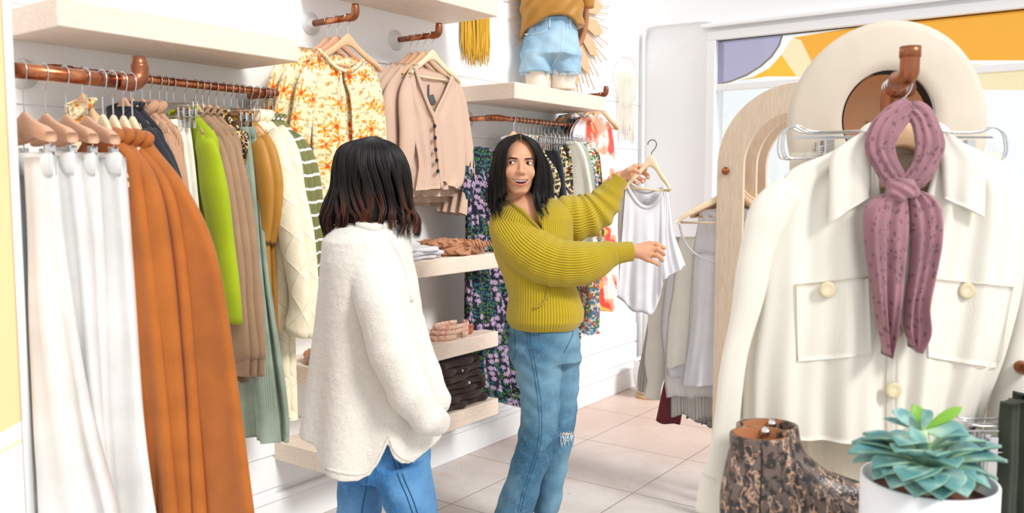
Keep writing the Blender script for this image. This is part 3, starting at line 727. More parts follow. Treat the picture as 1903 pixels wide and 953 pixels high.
for i, (y, dx) in enumerate(((1.662, 0), (1.688, 10), (1.714, 20))):
    trousers(('nearest', 'middle', 'farthest')[i]+' of three cream trousers clipped beside the lime sweatshirt', y, mc['cream trouser cloth'], RX, [(330+dx*1.05, 226), (341+dx, 300), (352+dx, 420), (364+dx, 640)], group='cream trousers on the long rail')
    hk(y, 'k', 'the %s cream trousers' % ('nearest', 'middle', 'farthest')[i])
rail_top('sweatshirt', 'lime green sweatshirt on the long copper rail', 'sweatshirt', 1.757, mc['lime sweatshirt fleece'], [(397, 256), (411, 290), (424, 355), (433, 420), (443, 500), (452, 580), (454, 597)], (430, 603), cuff=.058, sh=.19, th=.06, fl=.5); hk(1.757, 'b', 'the lime green sweatshirt')
for i, (y, dx) in enumerate(((1.80, 0), (1.826, 14), (1.852, 28))):
    rail_top('sweatshirt', ('nearest', 'middle', 'farthest')[i]+' of three taupe sweatshirts next to the lime one', 'sweatshirt', y, mc['taupe sweatshirt fleece'], [(410+dx, 250), (425+dx, 290), (438+dx, 350), (452+dx, 450), (461+dx, 560), (468+dx, 655), (468+dx, 672)], (440, 705), cuff=.04, mcuff=1, sh=.185, group='taupe sweatshirts', fl=.45)
    hk(y, 'ab'[i % 2], 'the %s taupe sweatshirt' % ('nearest', 'middle', 'farthest')[i])
rail_top('sequin_top', 'small gold and brown jewelled top squeezed between taupe and sage clothes', 'top', 1.882, mc['gold sequins'], [(448, 240), (463, 252), (458, 290), (452, 312)], (445, 320), cuff=None, th=.03); hk(1.882, 'b', 'the jewelled gold top')
for i, (y, dx) in enumerate(((1.915, 0), (1.945, 13))):
    trousers(('nearer', 'farther')[i]+' sage green corduroy trousers on the long rail', y, mc['sage corduroy'], RX, [(462+dx, 240), (472+dx, 330), (487+dx, 520), (515+dx*1.4, 760), (520+dx*1.2, 824)], group='sage corduroy trousers', th=.045, folds=(3, .004, .02))
    hk(y, 'k', 'the %s sage corduroy trousers' % ('nearer', 'farther')[i])
for i, (y, dx) in enumerate(((1.972, 0), (1.995, 16))):
    rail_top('shirt', ('nearer', 'farther')[i]+' mustard satin shirt beside the quilted jackets', 'shirt', y, mc['mustard satin'], [(488+dx, 262), (502+dx, 290), (512+dx, 340), (511+dx, 400), (505+dx*.8, 440)], (505, 620), cuff=.06, sh=.17, group='mustard shirts')
    hk(y, 'b', 'the %s mustard shirt' % ('nearer', 'farther')[i])
for i, (y, dx) in enumerate(((2.032, 0), (2.062, 18))):
    rail_top('quilted_jacket', ('nearer', 'farther')[i]+' cream quilted jacket hanging near the rail end', 'jacket', y, mc['cream quilted cotton'], [(525+dx, 255), (541+dx, 300), (553+dx, 370), (569+dx, 460), (580+dx*.7, 560), (576+dx*.7, 620)], (555, 780), cuff=.062, sh=.185, th=.075, fl=.6, group='cream quilted jackets', collar=.017)
    hk(y, 'ab'[i], 'the %s quilted jacket' % ('nearer', 'farther')[i])
for i, (y, dx) in enumerate(((2.092, 0), (2.112, 11), (2.132, 22))):
    rail_top('striped_sweater', ('nearest', 'middle', 'farthest')[i]+' of three olive sweaters with white stripes at the rail end', 'sweater', y, mc['olive striped rib'], [(545+dx, 265), (565+dx, 300), (577+dx, 350), (583+dx, 420), (586+dx, 520)], (570, 560), cuff=.045, sh=.18, group='olive striped sweaters', fl=.5)
    hk(y, 'ac'[i % 2], 'the %s striped olive sweater' % ('nearest', 'middle', 'farthest')[i])

# near foreground arm: white trousers then rust shirts
GN = 'hangers on the near copper arm'
wn = ('first', 'second', 'third', 'fourth')
ed = [[(98, 292), (112, 480), (150, 760), (196, 953), (206, 1000)], [(140, 290), (160, 480), (182, 760), (205, 953), (212, 1000)], [(178, 292), (190, 480), (206, 760), (222, 953), (228, 1000)], [(226, 292), (240, 480), (262, 760), (288, 953), (294, 1000)]]
for i, y in enumerate((.716, .752, .788, .826)):
    trousers('%s white trousers from the left on the near copper arm' % wn[i], y, mc['white trouser twill'], NX, ed[i], group='white trousers in the near foreground', th=.042, folds=(2.2, .004, .02))
    hanger('w', (NX, y, nz), 0, 'wooden clip hanger holding the %s white trousers from the left' % wn[i], GN).scale = (.9, .6, 1)
ed = [[(226, 266), (256, 312), (282, 473), (305, 700), (327, 953), (330, 1000)], [(240, 266), (290, 338), (317, 473), (338, 700), (354, 953), (356, 1000)], [(256, 268), (315, 345), (345, 473), (366, 700), (386, 953), (390, 1000)], [(280, 272), (345, 352), (402, 480), (442, 720), (474, 953), (478, 1000)]]
for i, y in enumerate((.856, .876, .896, .914)):
    E = np.array([at(a, b_, 'y', y) for a, b_ in ed[i]]); Rr = np.concatenate([[[NX+.045, y, E[0][2]+.012]], E]); Ll = Rr.copy(); Ll[:, 0] = 2*NX-Ll[:, 0]
    og = (NX, y, Rr[-1][2]); r = root('shirt', og, '%s rust coloured shirt counted from the white trousers' % wn[i], 'shirt', 'rust shirts in the near foreground')
    bag('body', Ll, Rr, .046, mc['rust linen'], r, YN, nu=40, nv=50, folds=(3, .002, .010), seed=i*5+2, org=og, wr=.003, power=.35)
    MB().tube([(NX-.06, y-.004, Rr[0][2]), (NX, y-.02, Rr[0][2]-.03), (NX+.06, y-.004, Rr[0][2]), (NX, y+.012, Rr[0][2]+.012), (NX-.06, y-.004, Rr[0][2])], .009, 8, 5, cap=False).obj('collar', mc['rust linen'], r, og)
    h_ = hanger('nnnn'[i], (NX, y, nz), 0, 'wooden hanger holding the %s rust shirt' % wn[i], GN); h_.scale = (1, .8, 1)

# ============================================================ floral blouses and cardigans on wall arms (planes facing the room)
def fpoly(pts, x): return [yz(a, b_, x) for a, b_ in pts]
def facing_top(name, label, cat_, x, m, sil, sleeves, group, th=.035, front=True, neck=None, folds=(4, .004, .014), buttons=None, seed=0):
    """sil: (left edge pixels, right edge pixels); facing the room in the plane x"""
    Ll = fpoly(sil[0], x); Rr = fpoly(sil[1], x); og = (Ll[-1]+Rr[-1])/2
    r = root(name, og, label, cat_, group)
    bag('back_panel', np.array(Ll)-[.012, 0, 0], np.array(Rr)-[.012, 0, 0], .008, m, r, XN, folds=folds, seed=seed, org=og, power=.3, nu=30)
    if neck:
        for nm, A, B in neck: bag(nm, np.array(fpoly(A, x+.012)), np.array(fpoly(B, x+.012)), .012, m, r, XN, folds=folds, seed=seed+2, org=og, power=.3, nu=24, nv=44)
    else: bag('front_panel', np.array(Ll)+[.006, 0, 0], np.array(Rr)+[.006, 0, 0], .014, m, r, XN, folds=folds, seed=seed+4, org=og, nu=36)
    for k, (P, R_) in enumerate(sleeves):
        P3 = np.array(fpoly(P, x)); d = 1/ (1585/ (np.dot(P3[0], BV)))
        sleeve('sleeve', P3, np.array(R_)*d, m, r, flat=.45, nrm=XN, seed=seed+k, org=og, n=24, nv=40, closed_end=False)
    return r, og
HA = math.pi/2
# floral: front one full, two behind
for i, x in enumerate((-2.625, -2.69, -2.745)):
    ds = [(0, 0), (-32, -6), (-52, -10)][i]
    def sh(P): return [(a+ds[0], b_+ds[1]) for a, b_ in P]
    yh = at(646+ds[0]*.55, 45, 'x', x)[1]
    if i == 0:
        A1 = sh([(592, 92), (585, 150), (580, 250), (585, 400), (590, 520)]); B1 = sh([(622, 112), (636, 150), (645, 200), (648, 360), (650, 520)])
        A2 = sh([(640, 128), (640, 150), (652, 200), (655, 360), (655, 520)]); B2 = sh([(674, 112), (696, 150), (704, 220), (712, 380), (715, 520)])
        nk = [('front_panel', A1, B1), ('front_panel', A2, B2)]
    else: nk = None
    r, og = facing_top('floral_blouse', ('front', 'middle', 'rearmost')[i]+' of the orange floral blouses on the wall arm', 'blouse', x, mc['orange floral print'],
        (sh([(596, 95), (580, 130), (574, 250), (576, 400), (580, 520)]), sh([(668, 108), (690, 140), (702, 220), (710, 380), (714, 520)])),
        [(sh([(598, 108), (572, 160), (556, 260), (548, 330), (545, 400)]), [12, 22, 25, 26, 22]), (sh([(678, 122), (696, 170), (704, 260), (706, 350), (706, 420)]), [12, 18, 20, 22, 20])], 'orange floral blouses', neck=nk, folds=(5, .004, .012), seed=i*11)
    if i == 0:
        c = MB().tube(fpoly([(592, 92), (604, 104), (625, 124), (648, 132), (664, 122), (676, 112)], x+.03), .008, 8, 5, flat=.8); c.obj('ruffled_collar', mc['orange floral print'], r, og)
        MB().tube(fpoly([(634, 138), (637, 160), (639, 180), (638, 200)], x+.035), .002, 6, 4).tube(fpoly([(634, 138), (631, 165), (633, 190)], x+.035), .002, 6, 4).obj('tie_cord', mc['off white wool'], r, og)
    hanger('abb'[i], (x, 2.50 if True else yh, 2.135), HA, ('front', 'middle', 'rearmost')[i]+' wooden hanger on the floral blouse arm', 'hangers on the blouse arm')
# cardigans
m_btn = mat('black button', lin('#1b1a1c'), .25); m_tagk = mat('charcoal card', lin('#5a5a5c'), .6)
for i, x in enumerate((-2.62, -2.67, -2.715, -2.755)):
    ds = [(0, 0), (-16, -1), (-30, -2), (-42, -3)][i]; bz = [0, 14, 26, 34][i]
    def sh(P): return [(a+ds[0], b_+ds[1]) for a, b_ in P]
    def hm(P, k): P = sh(P); P[-1] = (P[-1][0], P[-1][1]+k); return P
    nk = None
    if i == 0:
        nk = [('front_panel', [(770, 120), (758, 160), (766, 230), (778, 300), (776, 330), (772, 354)], [(776, 120), (782, 160), (796, 195), (815, 222), (822, 300), (826, 349)]),
              ('front_panel', [(839, 145), (826, 175), (812, 205), (804, 222), (806, 280), (812, 332)], [(842, 143), (852, 170), (862, 230), (866, 300), (862, 340), (850, 352)])]
    r, og = facing_top('cardigan', ('front', 'second', 'third', 'rearmost')[i]+' of the four beige ribbed cardigans on the wall arm', 'cardigan', x, mc['beige cardigan rib'],
        (hm([(770, 118), (755, 150), (752, 230), (764, 300), (765, 352)], bz), hm([(838, 142), (852, 165), (866, 230), (872, 300), (860, 352)], bz)),
        [(hm([(768, 130), (744, 180), (742, 260), (750, 320), (757, 370)], 0) if i else [(768, 130), (755, 180), (757, 250), (754, 310), (751, 352)], [10, 20, 19, 16, 12]), (sh([(845, 152), (858, 200), (868, 270), (872, 330), (860, 398)]), [10, 15, 15, 15, 13])], 'beige cardigans', neck=nk, folds=(2, .002, .012), seed=30+i*7)
    if i == 0:
        MB().tube(fpoly([(771, 122), (783, 160), (798, 198), (809, 224), (812, 260), (817, 310), (822, 350)], x+.028), .0115, 8, 5, flat=.35, up=(0, 1, 0)).tube(fpoly([(841, 143), (826, 178), (812, 206), (806, 224)], x+.026), .0105, 8, 5, flat=.35, up=(0, 1, 0)).obj('button_band', mc['beige cardigan rib'], r, og)
        for a, b_ in ((807, 234), (808, 256), (809, 278), (811, 298), (813, 318)):
            p = yz(a, b_, x+.034); c = MB(); c.lathe([(.0, 0), (.0095, 0), (.0105, .003), (.009, .005), (.006, .0035), (0, .0035)], p, 16, 0); c.obj('button', m_btn, r, og)
    if i == 0:
        tg = MB().prism([(yz(a, b_, x-.005)[1], yz(a, b_, x-.005)[2]) for a, b_ in ((794, 178), (805, 175), (811, 192), (802, 194))], (x-.005, 0, 0), (0, 1, 0), (0, 0, 1), (1, 0, 0), .001).box(x-.006, x-.003, yz(798, 156, x)[1]-.004, yz(798, 156, x)[1]+.004, yz(798, 178, x)[2], yz(798, 157, x)[2])
        tg.obj('price_tag', m_tagk, r, og, False)
    hanger('cabb'[i], (x, 3.02, 2.137), HA, ('front', 'second', 'third', 'rearmost')[i]+' wooden hanger on the cardigan arm', 'hangers on the cardigan arm')

# ============================================================ rail 2 behind the standing woman
G2 = 'hangers on the rail behind the laughing woman'
def hk2(y, kind, what): hk(y, kind, what, 1.80, RX, G2)
x0 = -2.60
r, og = facing_top('dress', 'long navy dress with lilac flowers beside the low shelves', 'dress', -2.62, mc['navy floral print'], ([(884, 272), (870, 300), (868, 420), (866, 600), (870, 700), (895, 738)], [(925, 275), (942, 300), (948, 420), (962, 600), (975, 700), (970, 758)]), [([(884, 280), (872, 310), (870, 370)], [10, 16, 16])], None, neck=[('front_panel', [(884, 272), (870, 300), (868, 420), (866, 600), (870, 700), (895, 738)], [(892, 272), (900, 330), (925, 400), (962, 600), (975, 700), (970, 758)])], folds=(5, .005, .022), seed=61)
hanger('a', (-2.62, 3.66, 1.80), HA, 'wooden hanger holding the navy flowered dress', G2)
lst = [('black_top', 'black top just past the laughing woman’s hair', 'top', 3.86, 'black jersey', [(1010, 285), (1024, 310), (1030, 360), (1034, 420)], 480, 'k'),
       ('leopard_blouse', 'leopard print blouse next to the laughing woman’s hair', 'blouse', 3.90, 'leopard print', [(1014, 285), (1034, 315), (1042, 340), (1038, 365), (1032, 420)], 450, 'k'),
       ('black_top', 'second black top on the far rail', 'top', 3.945, 'black jersey', [(1026, 272), (1040, 290), (1048, 340), (1052, 430)], 600, 'k'),
       ('denim_shirt', 'slate blue shirt on the far rail', 'shirt', 3.975, 'dark blue cloth', [(1034, 275), (1044, 300), (1052, 350), (1060, 430)], 560, 'k'),
       ('leopard_blouse', 'second leopard print blouse, between two dark tops', 'blouse', 4.01, 'leopard print', [(1043, 270), (1054, 295), (1060, 350), (1068, 430)], 600, 'k'),
       ('dark_dress', 'black patterned dress hanging below the woman’s elbow', 'dress', 4.05, 'dark red print', [(1050, 262), (1062, 290), (1068, 400), (1080, 630)], 632, 'k'),
       ('wool_coat', 'off white coat on the far rail', 'coat', 4.10, 'off white wool', [(1072, 262), (1088, 285), (1098, 330), (1107, 400), (1108, 470)], 480, 'k'),
       ('wool_coat', 'second pale coat behind the off white one', 'coat', 4.14, 'grey green cloth', [(1084, 268), (1096, 290), (1104, 330), (1110, 400)], 480, 'k'),
       ('printed_dress', 'dress with a red and green medallion print at the rail end', 'dress', 4.20, 'painted print', [(1090, 262), (1102, 300), (1108, 400), (1114, 520), (1114, 622)], 626, 'k'),
       ('printed_skirt', 'painted print skirt clipped at the far rail end', 'skirt', 4.25, 'painted print', [(1104, 280), (1110, 320), (1116, 400), (1120, 470)], 480, 'k'),
       ('printed_skirt', 'dark red printed skirt clipped at the far rail end', 'skirt', 4.30, 'dark red print', [(1110, 278), (1118, 320), (1122, 400), (1124, 470)], 480, 'k')]
for nm, lb, ct, y, mk, ed_, hy, kd in lst:
    rail_top(nm, lb, ct, y, mc[mk], ed_, (ed_[-1][0], hy), cuff=None, z0=1.66, th=.04, folds=(3, .003, .012)); hk2(y, kd, 'the '+lb.replace(' hanging', '').split(' next')[0].split(' just')[0].split(' at the')[0].split(' clipped')[0].split(', between')[0].split(' behind')[0])
for i, y in enumerate((3.72, 3.755, 3.79, 3.825)):
    rail_top('pale_top', ('first', 'second', 'third', 'fourth')[i]+' pale top mostly hidden behind the laughing woman', 'top', y, mc['ivory jersey'], [(960+i*11, 290), (975+i*11, 330), (980+i*11, 400)], (985, 470), cuff=None, group='pale tops hidden behind the woman'); hk2(y, 'bk'[i % 2], 'the %s pale hidden top' % ('first', 'second', 'third', 'fourth')[i])
# robes on the last arm
for i, (x, mk, lb, dx, L_, R_) in enumerate(((-2.62, 'red tie-dye silk', 'long red and orange dyed robe on the last wall arm', 0, [(1078, 218), (1062, 250), (1064, 330), (1090, 480), (1108, 577)], [(1112, 216), (1136, 240), (1141, 330), (1144, 480), (1146, 580)]),
        (-2.69, 'dark red print', 'dark printed robe behind the red dyed one', 0, [(1062, 222), (1050, 260), (1052, 330), (1060, 420)], [(1090, 214), (1110, 240), (1114, 330), (1114, 420)]),
        (-2.75, 'bright blue print', 'bright blue printed robe, rearmost on the last wall arm', 0, [(1042, 214), (1030, 240), (1030, 330), (1040, 420)], [(1074, 208), (1092, 230), (1096, 330), (1100, 420)]))):
    facing_top('robe', lb, 'robe', x, mc[mk], (L_, R_), [], 'robes on the last wall arm', folds=(4, .004, .012), seed=80+i)
    hanger('a', (x, 4.58, 2.0), HA, 'wooden hanger of the '+lb.split(' on')[0].split(' behind')[0].split(',')[0], 'hangers on the last wall arm')
# ============================================================ people
def vroot(name, vloc, label, cat_, group=None, kind=None):
    w = vloc[0]*RV+vloc[1]*BV; return root(name, (w[0], w[1], vloc[2]), label, cat_, group, YAW)
def vnet(F, name, m, parent, org, sm=2, uvf=None, disp=None, xf=None, lam=.5):
    v, q = F.net(); v = smooth_mesh(v, q, sm, lam)
    if disp is not None: v = disp(v, q)
    uv = uvf(v) if uvf else np.stack([v[:, 0]+v[:, 1], v[:, 2]], 1)
    if xf is not None: v = xf(v)
    return mesh_obj(name, v, q, m, parent, uv, True, org)
def vnormals(v, q):
    n = np.cross(v[q[:, 2]]-v[q[:, 0]], v[q[:, 3]]-v[q[:, 1]]); N = np.zeros_like(v)
    for i in range(4):
        for k in range(3): N[:, k] += np.bincount(q[:, i], n[:, k], len(v))
    return N/(np.linalg.norm(N, axis=1)[:, None]+1e-12)
def f_skin(t, c):
    n = t.noise(t.oc(), 30, 3); t.col(t.mix(t.step(n, .3, .7), tuple(x*y for x, y in zip(c, (.97, .92, .9))), c)); t.bump(t.noise(t.oc(), 400, 2), .08, .0005)
m_skin = mat('warm skin', lin('#d6a07f'), .5, fn=f_skin, sss=.15, spec=.35)
m_lip = mat('rosy lips', lin('#c4706a'), .35); m_mouth = mat('inner mouth', lin('#6a2326'), .5); m_teeth = mat('teeth', lin('#f4f1ea'), .2)
m_tongue = mat('tongue', lin('#c4625e'), .4)
m_eye = mat('eye white', lin('#eeeae6'), .15); m_iris = mat('dark brown iris', lin('#2a1710'), .1); m_lash = mat('lash', lin('#1d1310'), .6); m_nail = mat('nail', lin('#e9b9a6'), .3)
def f_hair(t, c):
    a = t.n('ShaderNodeAttribute', attribute_name='hl').outputs['Fac']
    col = t.mix(t.step(a, .25, .75), c, t.mix(t.step(a, .8, 1.1), lin('#5a2f1c'), lin('#a0653e')))
    t.col(col)
m_hair = mat('dark hair', lin('#0e0908'), .42, fn=f_hair, spec=.35)
m_gold = mat('gold jewellery', lin('#d7a74c'), .2, 1.0)
def strands(guides, name, parent, org, r=.0022, n=14, xf=None, seed=1):
    """guides: list of (points, highlight start, highlight strength)"""
    V_, F_, A_ = [], [], []; k0 = 0; rs = np.random.RandomState(seed)
    for P, hs, hk_ in guides:
        Q = resample(P, n); T = np.gradient(Q, axis=0); T /= np.linalg.norm(T, axis=1)[:, None]+1e-9
        ref = rs.normal(size=3); A = np.cross(T, ref); A /= np.linalg.norm(A, axis=1)[:, None]+1e-9; B = np.cross(T, A)
        t = np.linspace(0, 1, n); w = r*(.75+.5*rs.rand())*np.clip(1.05-t**3, .12, 1)
        for j in range(4):
            an = j*math.pi/2; V_.append(Q+w[:, None]*(math.cos(an)*A+.6*math.sin(an)*B))
        A_ += [np.clip((t-hs)/(1-hs+1e-6), 0, 1)*hk_]*4
        i = np.arange(n-1)
        for j in range(4):
            a, b_ = k0+j*n, k0+((j+1) % 4)*n; F_.append(np.stack([a+i, b_+i, b_+i+1, a+i+1], 1))
        k0 += 4*n
    v = np.concatenate(V_)
    if xf is not None: v = xf(v)
    return mesh_obj(name, v, np.concatenate(F_), m_hair, parent, None, True, org, attr={'hl': np.concatenate(A_)})

# ------------------------------------------------------------ the laughing woman in the mustard sweater
D2 = 3.3; S2 = D2/1585
def Q2(px, py, dd=0.0): return V(px, py, D2+dd)
c0 = Q2(1005, 940); c0[2] = 0
w2 = vroot('person', c0, 'laughing woman in a ribbed mustard sweater and ripped blue jeans holding up a white top', 'person')
HC = Q2(963.5, 303.5, -.02); PSI = math.radians(6); ROLL = math.radians(-1.5)
hr = np.array([math.cos(PSI), math.sin(PSI), 0]); hf = np.array([math.sin(PSI), -math.cos(PSI), 0]); hu = np.array([0, 0, 1.])
hr, hu = hr*math.cos(ROLL)+hu*math.sin(ROLL), hu*math.cos(ROLL)-hr*math.sin(ROLL)
def hx(v): v = np.asarray(v); return HC+v[..., 0:1]*hr+v[..., 1:2]*hf+v[..., 2:3]*hu
F = Field((-.105, -.12, -.30), (.115, .128, .13), .0019)
F.un(F.ell((0, -.018, .03), (.072, .09, .078)))
F.un(F.ell((0, .022, -.02), (.059, .068, .088)), .02)
F.un(F.ell((0, .028, -.070), (.040, .050, .044)), .025)
F.un(F.cone((-.011, .067, -.102), (.011, .067, -.102), .0135, .0135), .018)
for s in (-1, 1):
    F.un(F.ell((s*.034, .064, -.036), (.021, .023, .021)), .018)
    F.un(F.cone((s*.042, .005, -.058), (s*.020, .055, -.098), .010, .010), .02)
F.un(F.cone((-.03, .079, .017), (.03, .079, .017), .0085, .0085), .014)
for s in (-1, 1):
    F.cut(F.ell((s*.0325, .096, .000), (.019, .017, .0115)), .012)
    F.un(F.ell((s*.0325, .071, .0), (.0155, .0135, .0135)), .003)
F.un(F.cone((0, .084, .004), (0, .105, -.031), .0062, .0085), .008)
F.un(F.ell((0, .103, -.034), (.0115, .011, .0095)), .006)
for s in (-1, 1):
    F.un(F.ell((s*.0125, .093, -.037), (.0078, .0105, .0078)), .005)
    F.cut(F.ell((s*.0062, .103, -.0445), (.0038, .006, .003)), .002)
F.un(F.ell((0, .076, -.066), (.032, .021, .026)), .014)
# smile folds and the open mouth
def mtop(x): return -.0625+.0015*(x/.031)**2
def mbot(x): return -.0810+.0190*(x/.031)**2
d = np.maximum(np.maximum(F.Z-mtop(F.X), mbot(F.X)-F.Z), .062-F.Y)
F.cut(d.astype(np.float32), .0022)
for s in (-1, 1):
    F.un(F.ell((s*.068, -.016, -.012), (.007, .016, .028), s*.3), .006)
    F.cut(F.cone((s*.0185, .097, -.038), (s*.036, .083, -.062), .0022, .0022), .005)
# eyelid openings
for s in (-1, 1):
    e = np.sqrt(((F.X-s*.0325)/.0135)**2+((F.Z-.0005+((F.X-s*.0325)**2)*9)/.0043)**2+((F.Y-.087)/.009)**2)-1
    F.cut(e.astype(np.float32)*.005, .0012)
F.un(F.cone((0, -.02, -.07), (.004, -.03, -.19), .050, .050), .03)
F.un(F.cone((-.0, -.02, -.20), (-.0, -.045, -.215), .05, .07), .03)
F.un(F.ell((.016, -.01, -.25), (.095, .06, .05)), .035)
v, q = F.net(); v = smooth_mesh(v, q, 2, .5); headv, headq = hx(v), q
B = MB(); B.add(headv, headq); N_skin = len(B.mi)
MI = {'skin': 0, 'lip': 1, 'mouth': 2, 'teeth': 3, 'eye': 4, 'iris': 5, 'lash': 6, 'nail': 7, 'tongue': 8}
HM = [m_skin, m_lip, m_mouth, m_teeth, m_eye, m_iris, m_lash, m_nail, m_tongue]
def hadd(mb, k):                     # a head-local shape joined into the body mesh
    B.m = MI[k]; B.add(hx(np.concatenate(mb.v)), mb.f); B.m = 0
for s in (-1, 1):
    hadd(MB().ball((s*.0325, .0715, .0), .0128, 20, 14), 'eye')
    gx = -.0052; e = MB(); e.ball((s*.0325+gx, .0812, -.0002), (.0066, .0032, .0066), 14, 10); hadd(e, 'iris')
    x = s*.0325; y0 = .0866
    hadd(MB().tube([(x-.0145, y0-.0085, .0005), (x-.009, y0-.0012, .0038), (x, y0+.0008, .0053), (x+.009, y0-.0012, .0038), (x+.0145, y0-.0085, .0005)], [.0006, .0012, .0013, .0012, .0006] if s < 0 else [.0006, .0012, .0013, .0012, .0006], 6, 4), 'lash')
    hadd(MB().tube([(x-.013, y0-.0075, -.0012), (x, y0-.001, -.0055), (x+.013, y0-.0075, -.0012)], [.0004, .0006, .0004], 6, 5), 'lash')
    hadd(MB().tube([(s*.0135, .0885, .0140), (s*.025, .0895, .0160), (s*.040, .0835, .0170), (s*.0515, .0715, .0130)], [.0020, .0027, .0024, .0008], 8, 5, flat=.55, up=(0, 0, 1)), 'lash')
xs = np.linspace(-1, 1, 13)
def mface(x): return .0955-.0155*x*x
up = [(x*.0315, mface(x), mtop(x*.0315)+.0012-(.0008 if abs(x) < .1 else 0)) for x in xs]
lo = [(x*.0305, mface(x)-.001, mbot(x*.0305)-.0012) for x in xs]
hadd(MB().tube(up, [.0008+.0016*(1-x*x)**.6 for x in xs], 8, 3), 'lip'); hadd(MB().tube(lo, [.0008+.0029*(1-x*x)**.7 for x in xs], 8, 3), 'lip')
te = MB()
for i in range(-4, 5):
    x = i*.0056; yy = .0865-.012*(x/.026)**2; te.ball((x, yy, mtop(x)-.0028), (.0042, .0026, .0066-.0005*abs(i)), 10, 8)
hadd(te, 'teeth')
hadd(MB().ball((0, .074, -.0795), (.013, .012, .0035), 14, 8), 'tongue'); hadd(MB().ball((0, .062, -.074), (.030, .012, .014), 14, 10), 'mouth')
# hands
def add_field(Fd, sm=2):
    v, q = Fd.net(); v = smooth_mesh(v, q, sm, .5); B.m = 0; B.add(v, q)
def hand(q, D, wrist, palm, fingers, pad=.03):
    def Pt(a): return V(a[0], a[1], D+a[2])
    allp = np.array([Pt(a) for f in fingers for a in f[0]]+[Pt(a) for a in wrist]+[Pt(a) for a in palm]); lo_, hi_ = allp.min(0)-pad, allp.max(0)+pad
    Fd = Field(lo_, hi_, .0016)
    w = [Pt(a) for a in wrist]; Fd.un(Fd.cone(w[0], w[1], .027, .022, .85))
    for a in palm: Fd.un(Fd.cone(w[-1], Pt(a), .017, .0115, 1.1), .012)
    for P, r0, r1 in fingers:
        P = [Pt(a) for a in P]; g = Field.__new__(Field); g.__dict__.update(Fd.__dict__); g.F = np.full_like(Fd.F, 9.)
        rr = np.linspace(r0, r1, len(P))
        for i in range(len(P)-1): g.un(g.cone(P[i], P[i+1], rr[i], rr[i+1]), .002)
        Fd.un(g.F, .0035)
    add_field(Fd, 2)
    for P, r0, r1 in fingers:
        e = Pt(P[-1]); p_ = Pt(P[-2]); dd = (e-p_)/np.linalg.norm(e-p_)
        c = e+dd*r1*.35+np.array([0, -r1*.72, r1*.25]); n_ = MB().ball(c, (r1*.6, r1*.22, r1*.55), 8, 6); B.m = MI['nail']; B.add(np.concatenate(n_.v), n_.f); B.m = 0
DH = 3.37
hand('u', DH, [(1140, 337, 0), (1152, 329, 0)], [(1180, 310, .004), (1180, 318, .012), (1177, 326, .016), (1172, 332, .014)],
     [([(1158, 324, -.018), (1168, 316, -.032), (1178, 315, -.036), (1187, 320, -.034)], .0125, .0085),
      ([(1180, 309, .002), (1192, 309, .008), (1199, 314, .022), (1196, 321, .026)], .0098, .0078),
      ([(1180, 317, .012), (1193, 320, .024), (1203, 325, .020), (1204, 330, .006)], .0098, .0076),
      ([(1177, 325, .016), (1187, 331, .026), (1196, 335, .018), (1194, 338, .004)], .0095, .0074),
      ([(1172, 331, .014), (1178, 337, .02), (1184, 341, .012), (1183, 341, .0)], .0088, .0068)])
DL = 3.17
hand('l', DL, [(1168, 467, 0), (1180, 467, 0)], [(1208, 453, .0), (1211, 463, -.006), (1210, 473, -.008), (1204, 482, -.006)],
     [([(1208, 453, 0), (1220, 453, -.006), (1228, 457, -.004), (1235, 461, .004)], .0104, .0072),
      ([(1211, 463, -.006), (1223, 463, -.016), (1230, 468, -.012), (1234, 473, .0)], .0104, .0074),
      ([(1210, 473, -.008), (1221, 474, -.018), (1228, 479, -.012), (1231, 484, .0)], .0100, .0072),
      ([(1204, 482, -.006), (1213, 486, -.014), (1220, 489, -.01), (1223, 492, .0)], .0092, .0066),
      ([(1188, 458, .022), (1202, 454, .034), (1214, 457, .036), (1226, 462, .026)], .012, .0085)])
# torso, arms, legs under the clothes
Fb = Field((Q2(900, 300)[0], D2-.35, -.0), (Q2(1100, 300)[0], D2+.22, 1.52), .011)
for a, b_, ra, rb in (((975, 400, .01), (1000, 590, .02), .095, .10), ((1000, 590, .0), (998, 640, .0), .11, .10), ((1000, 650, .0), (1002, 790, -.05), .05, .045), ((1000, 790, -.05), (965, 955, -.04), .048, .035),
                      ((1040, 650, .05), (1042, 800, .04), .05, .036), ((1048, 800, .03), (1018, 960, .05), .045, .033), ((965, 968, -.04), (985, 990, -.16), .034, .028), ((1018, 970, .05), (1040, 990, -.06), .034, .028)):
    Fb.un(Fb.cone(Q2(*a), Q2(*b_), ra, rb), .02)
add_field(Fb, 2)
for arm_, rs_ in (([(935, 405, 0), (1015, 492, -.14), (1100, 478, -.16), (1172, 467, -.13)], (.04, .036, .032, .026)), ([(1045, 400, .03), (1090, 388, .05), (1118, 372, .06), (1150, 331, .07)], (.04, .036, .032, .026))):
    for i in range(3):
        t_ = MB().tube([Q2(*arm_[i]), Q2(*arm_[i+1])], [rs_[i], rs_[i+1]], 12); B.add(np.concatenate(t_.v), t_.f)
body2 = B.obj('body', HM, w2, c0)
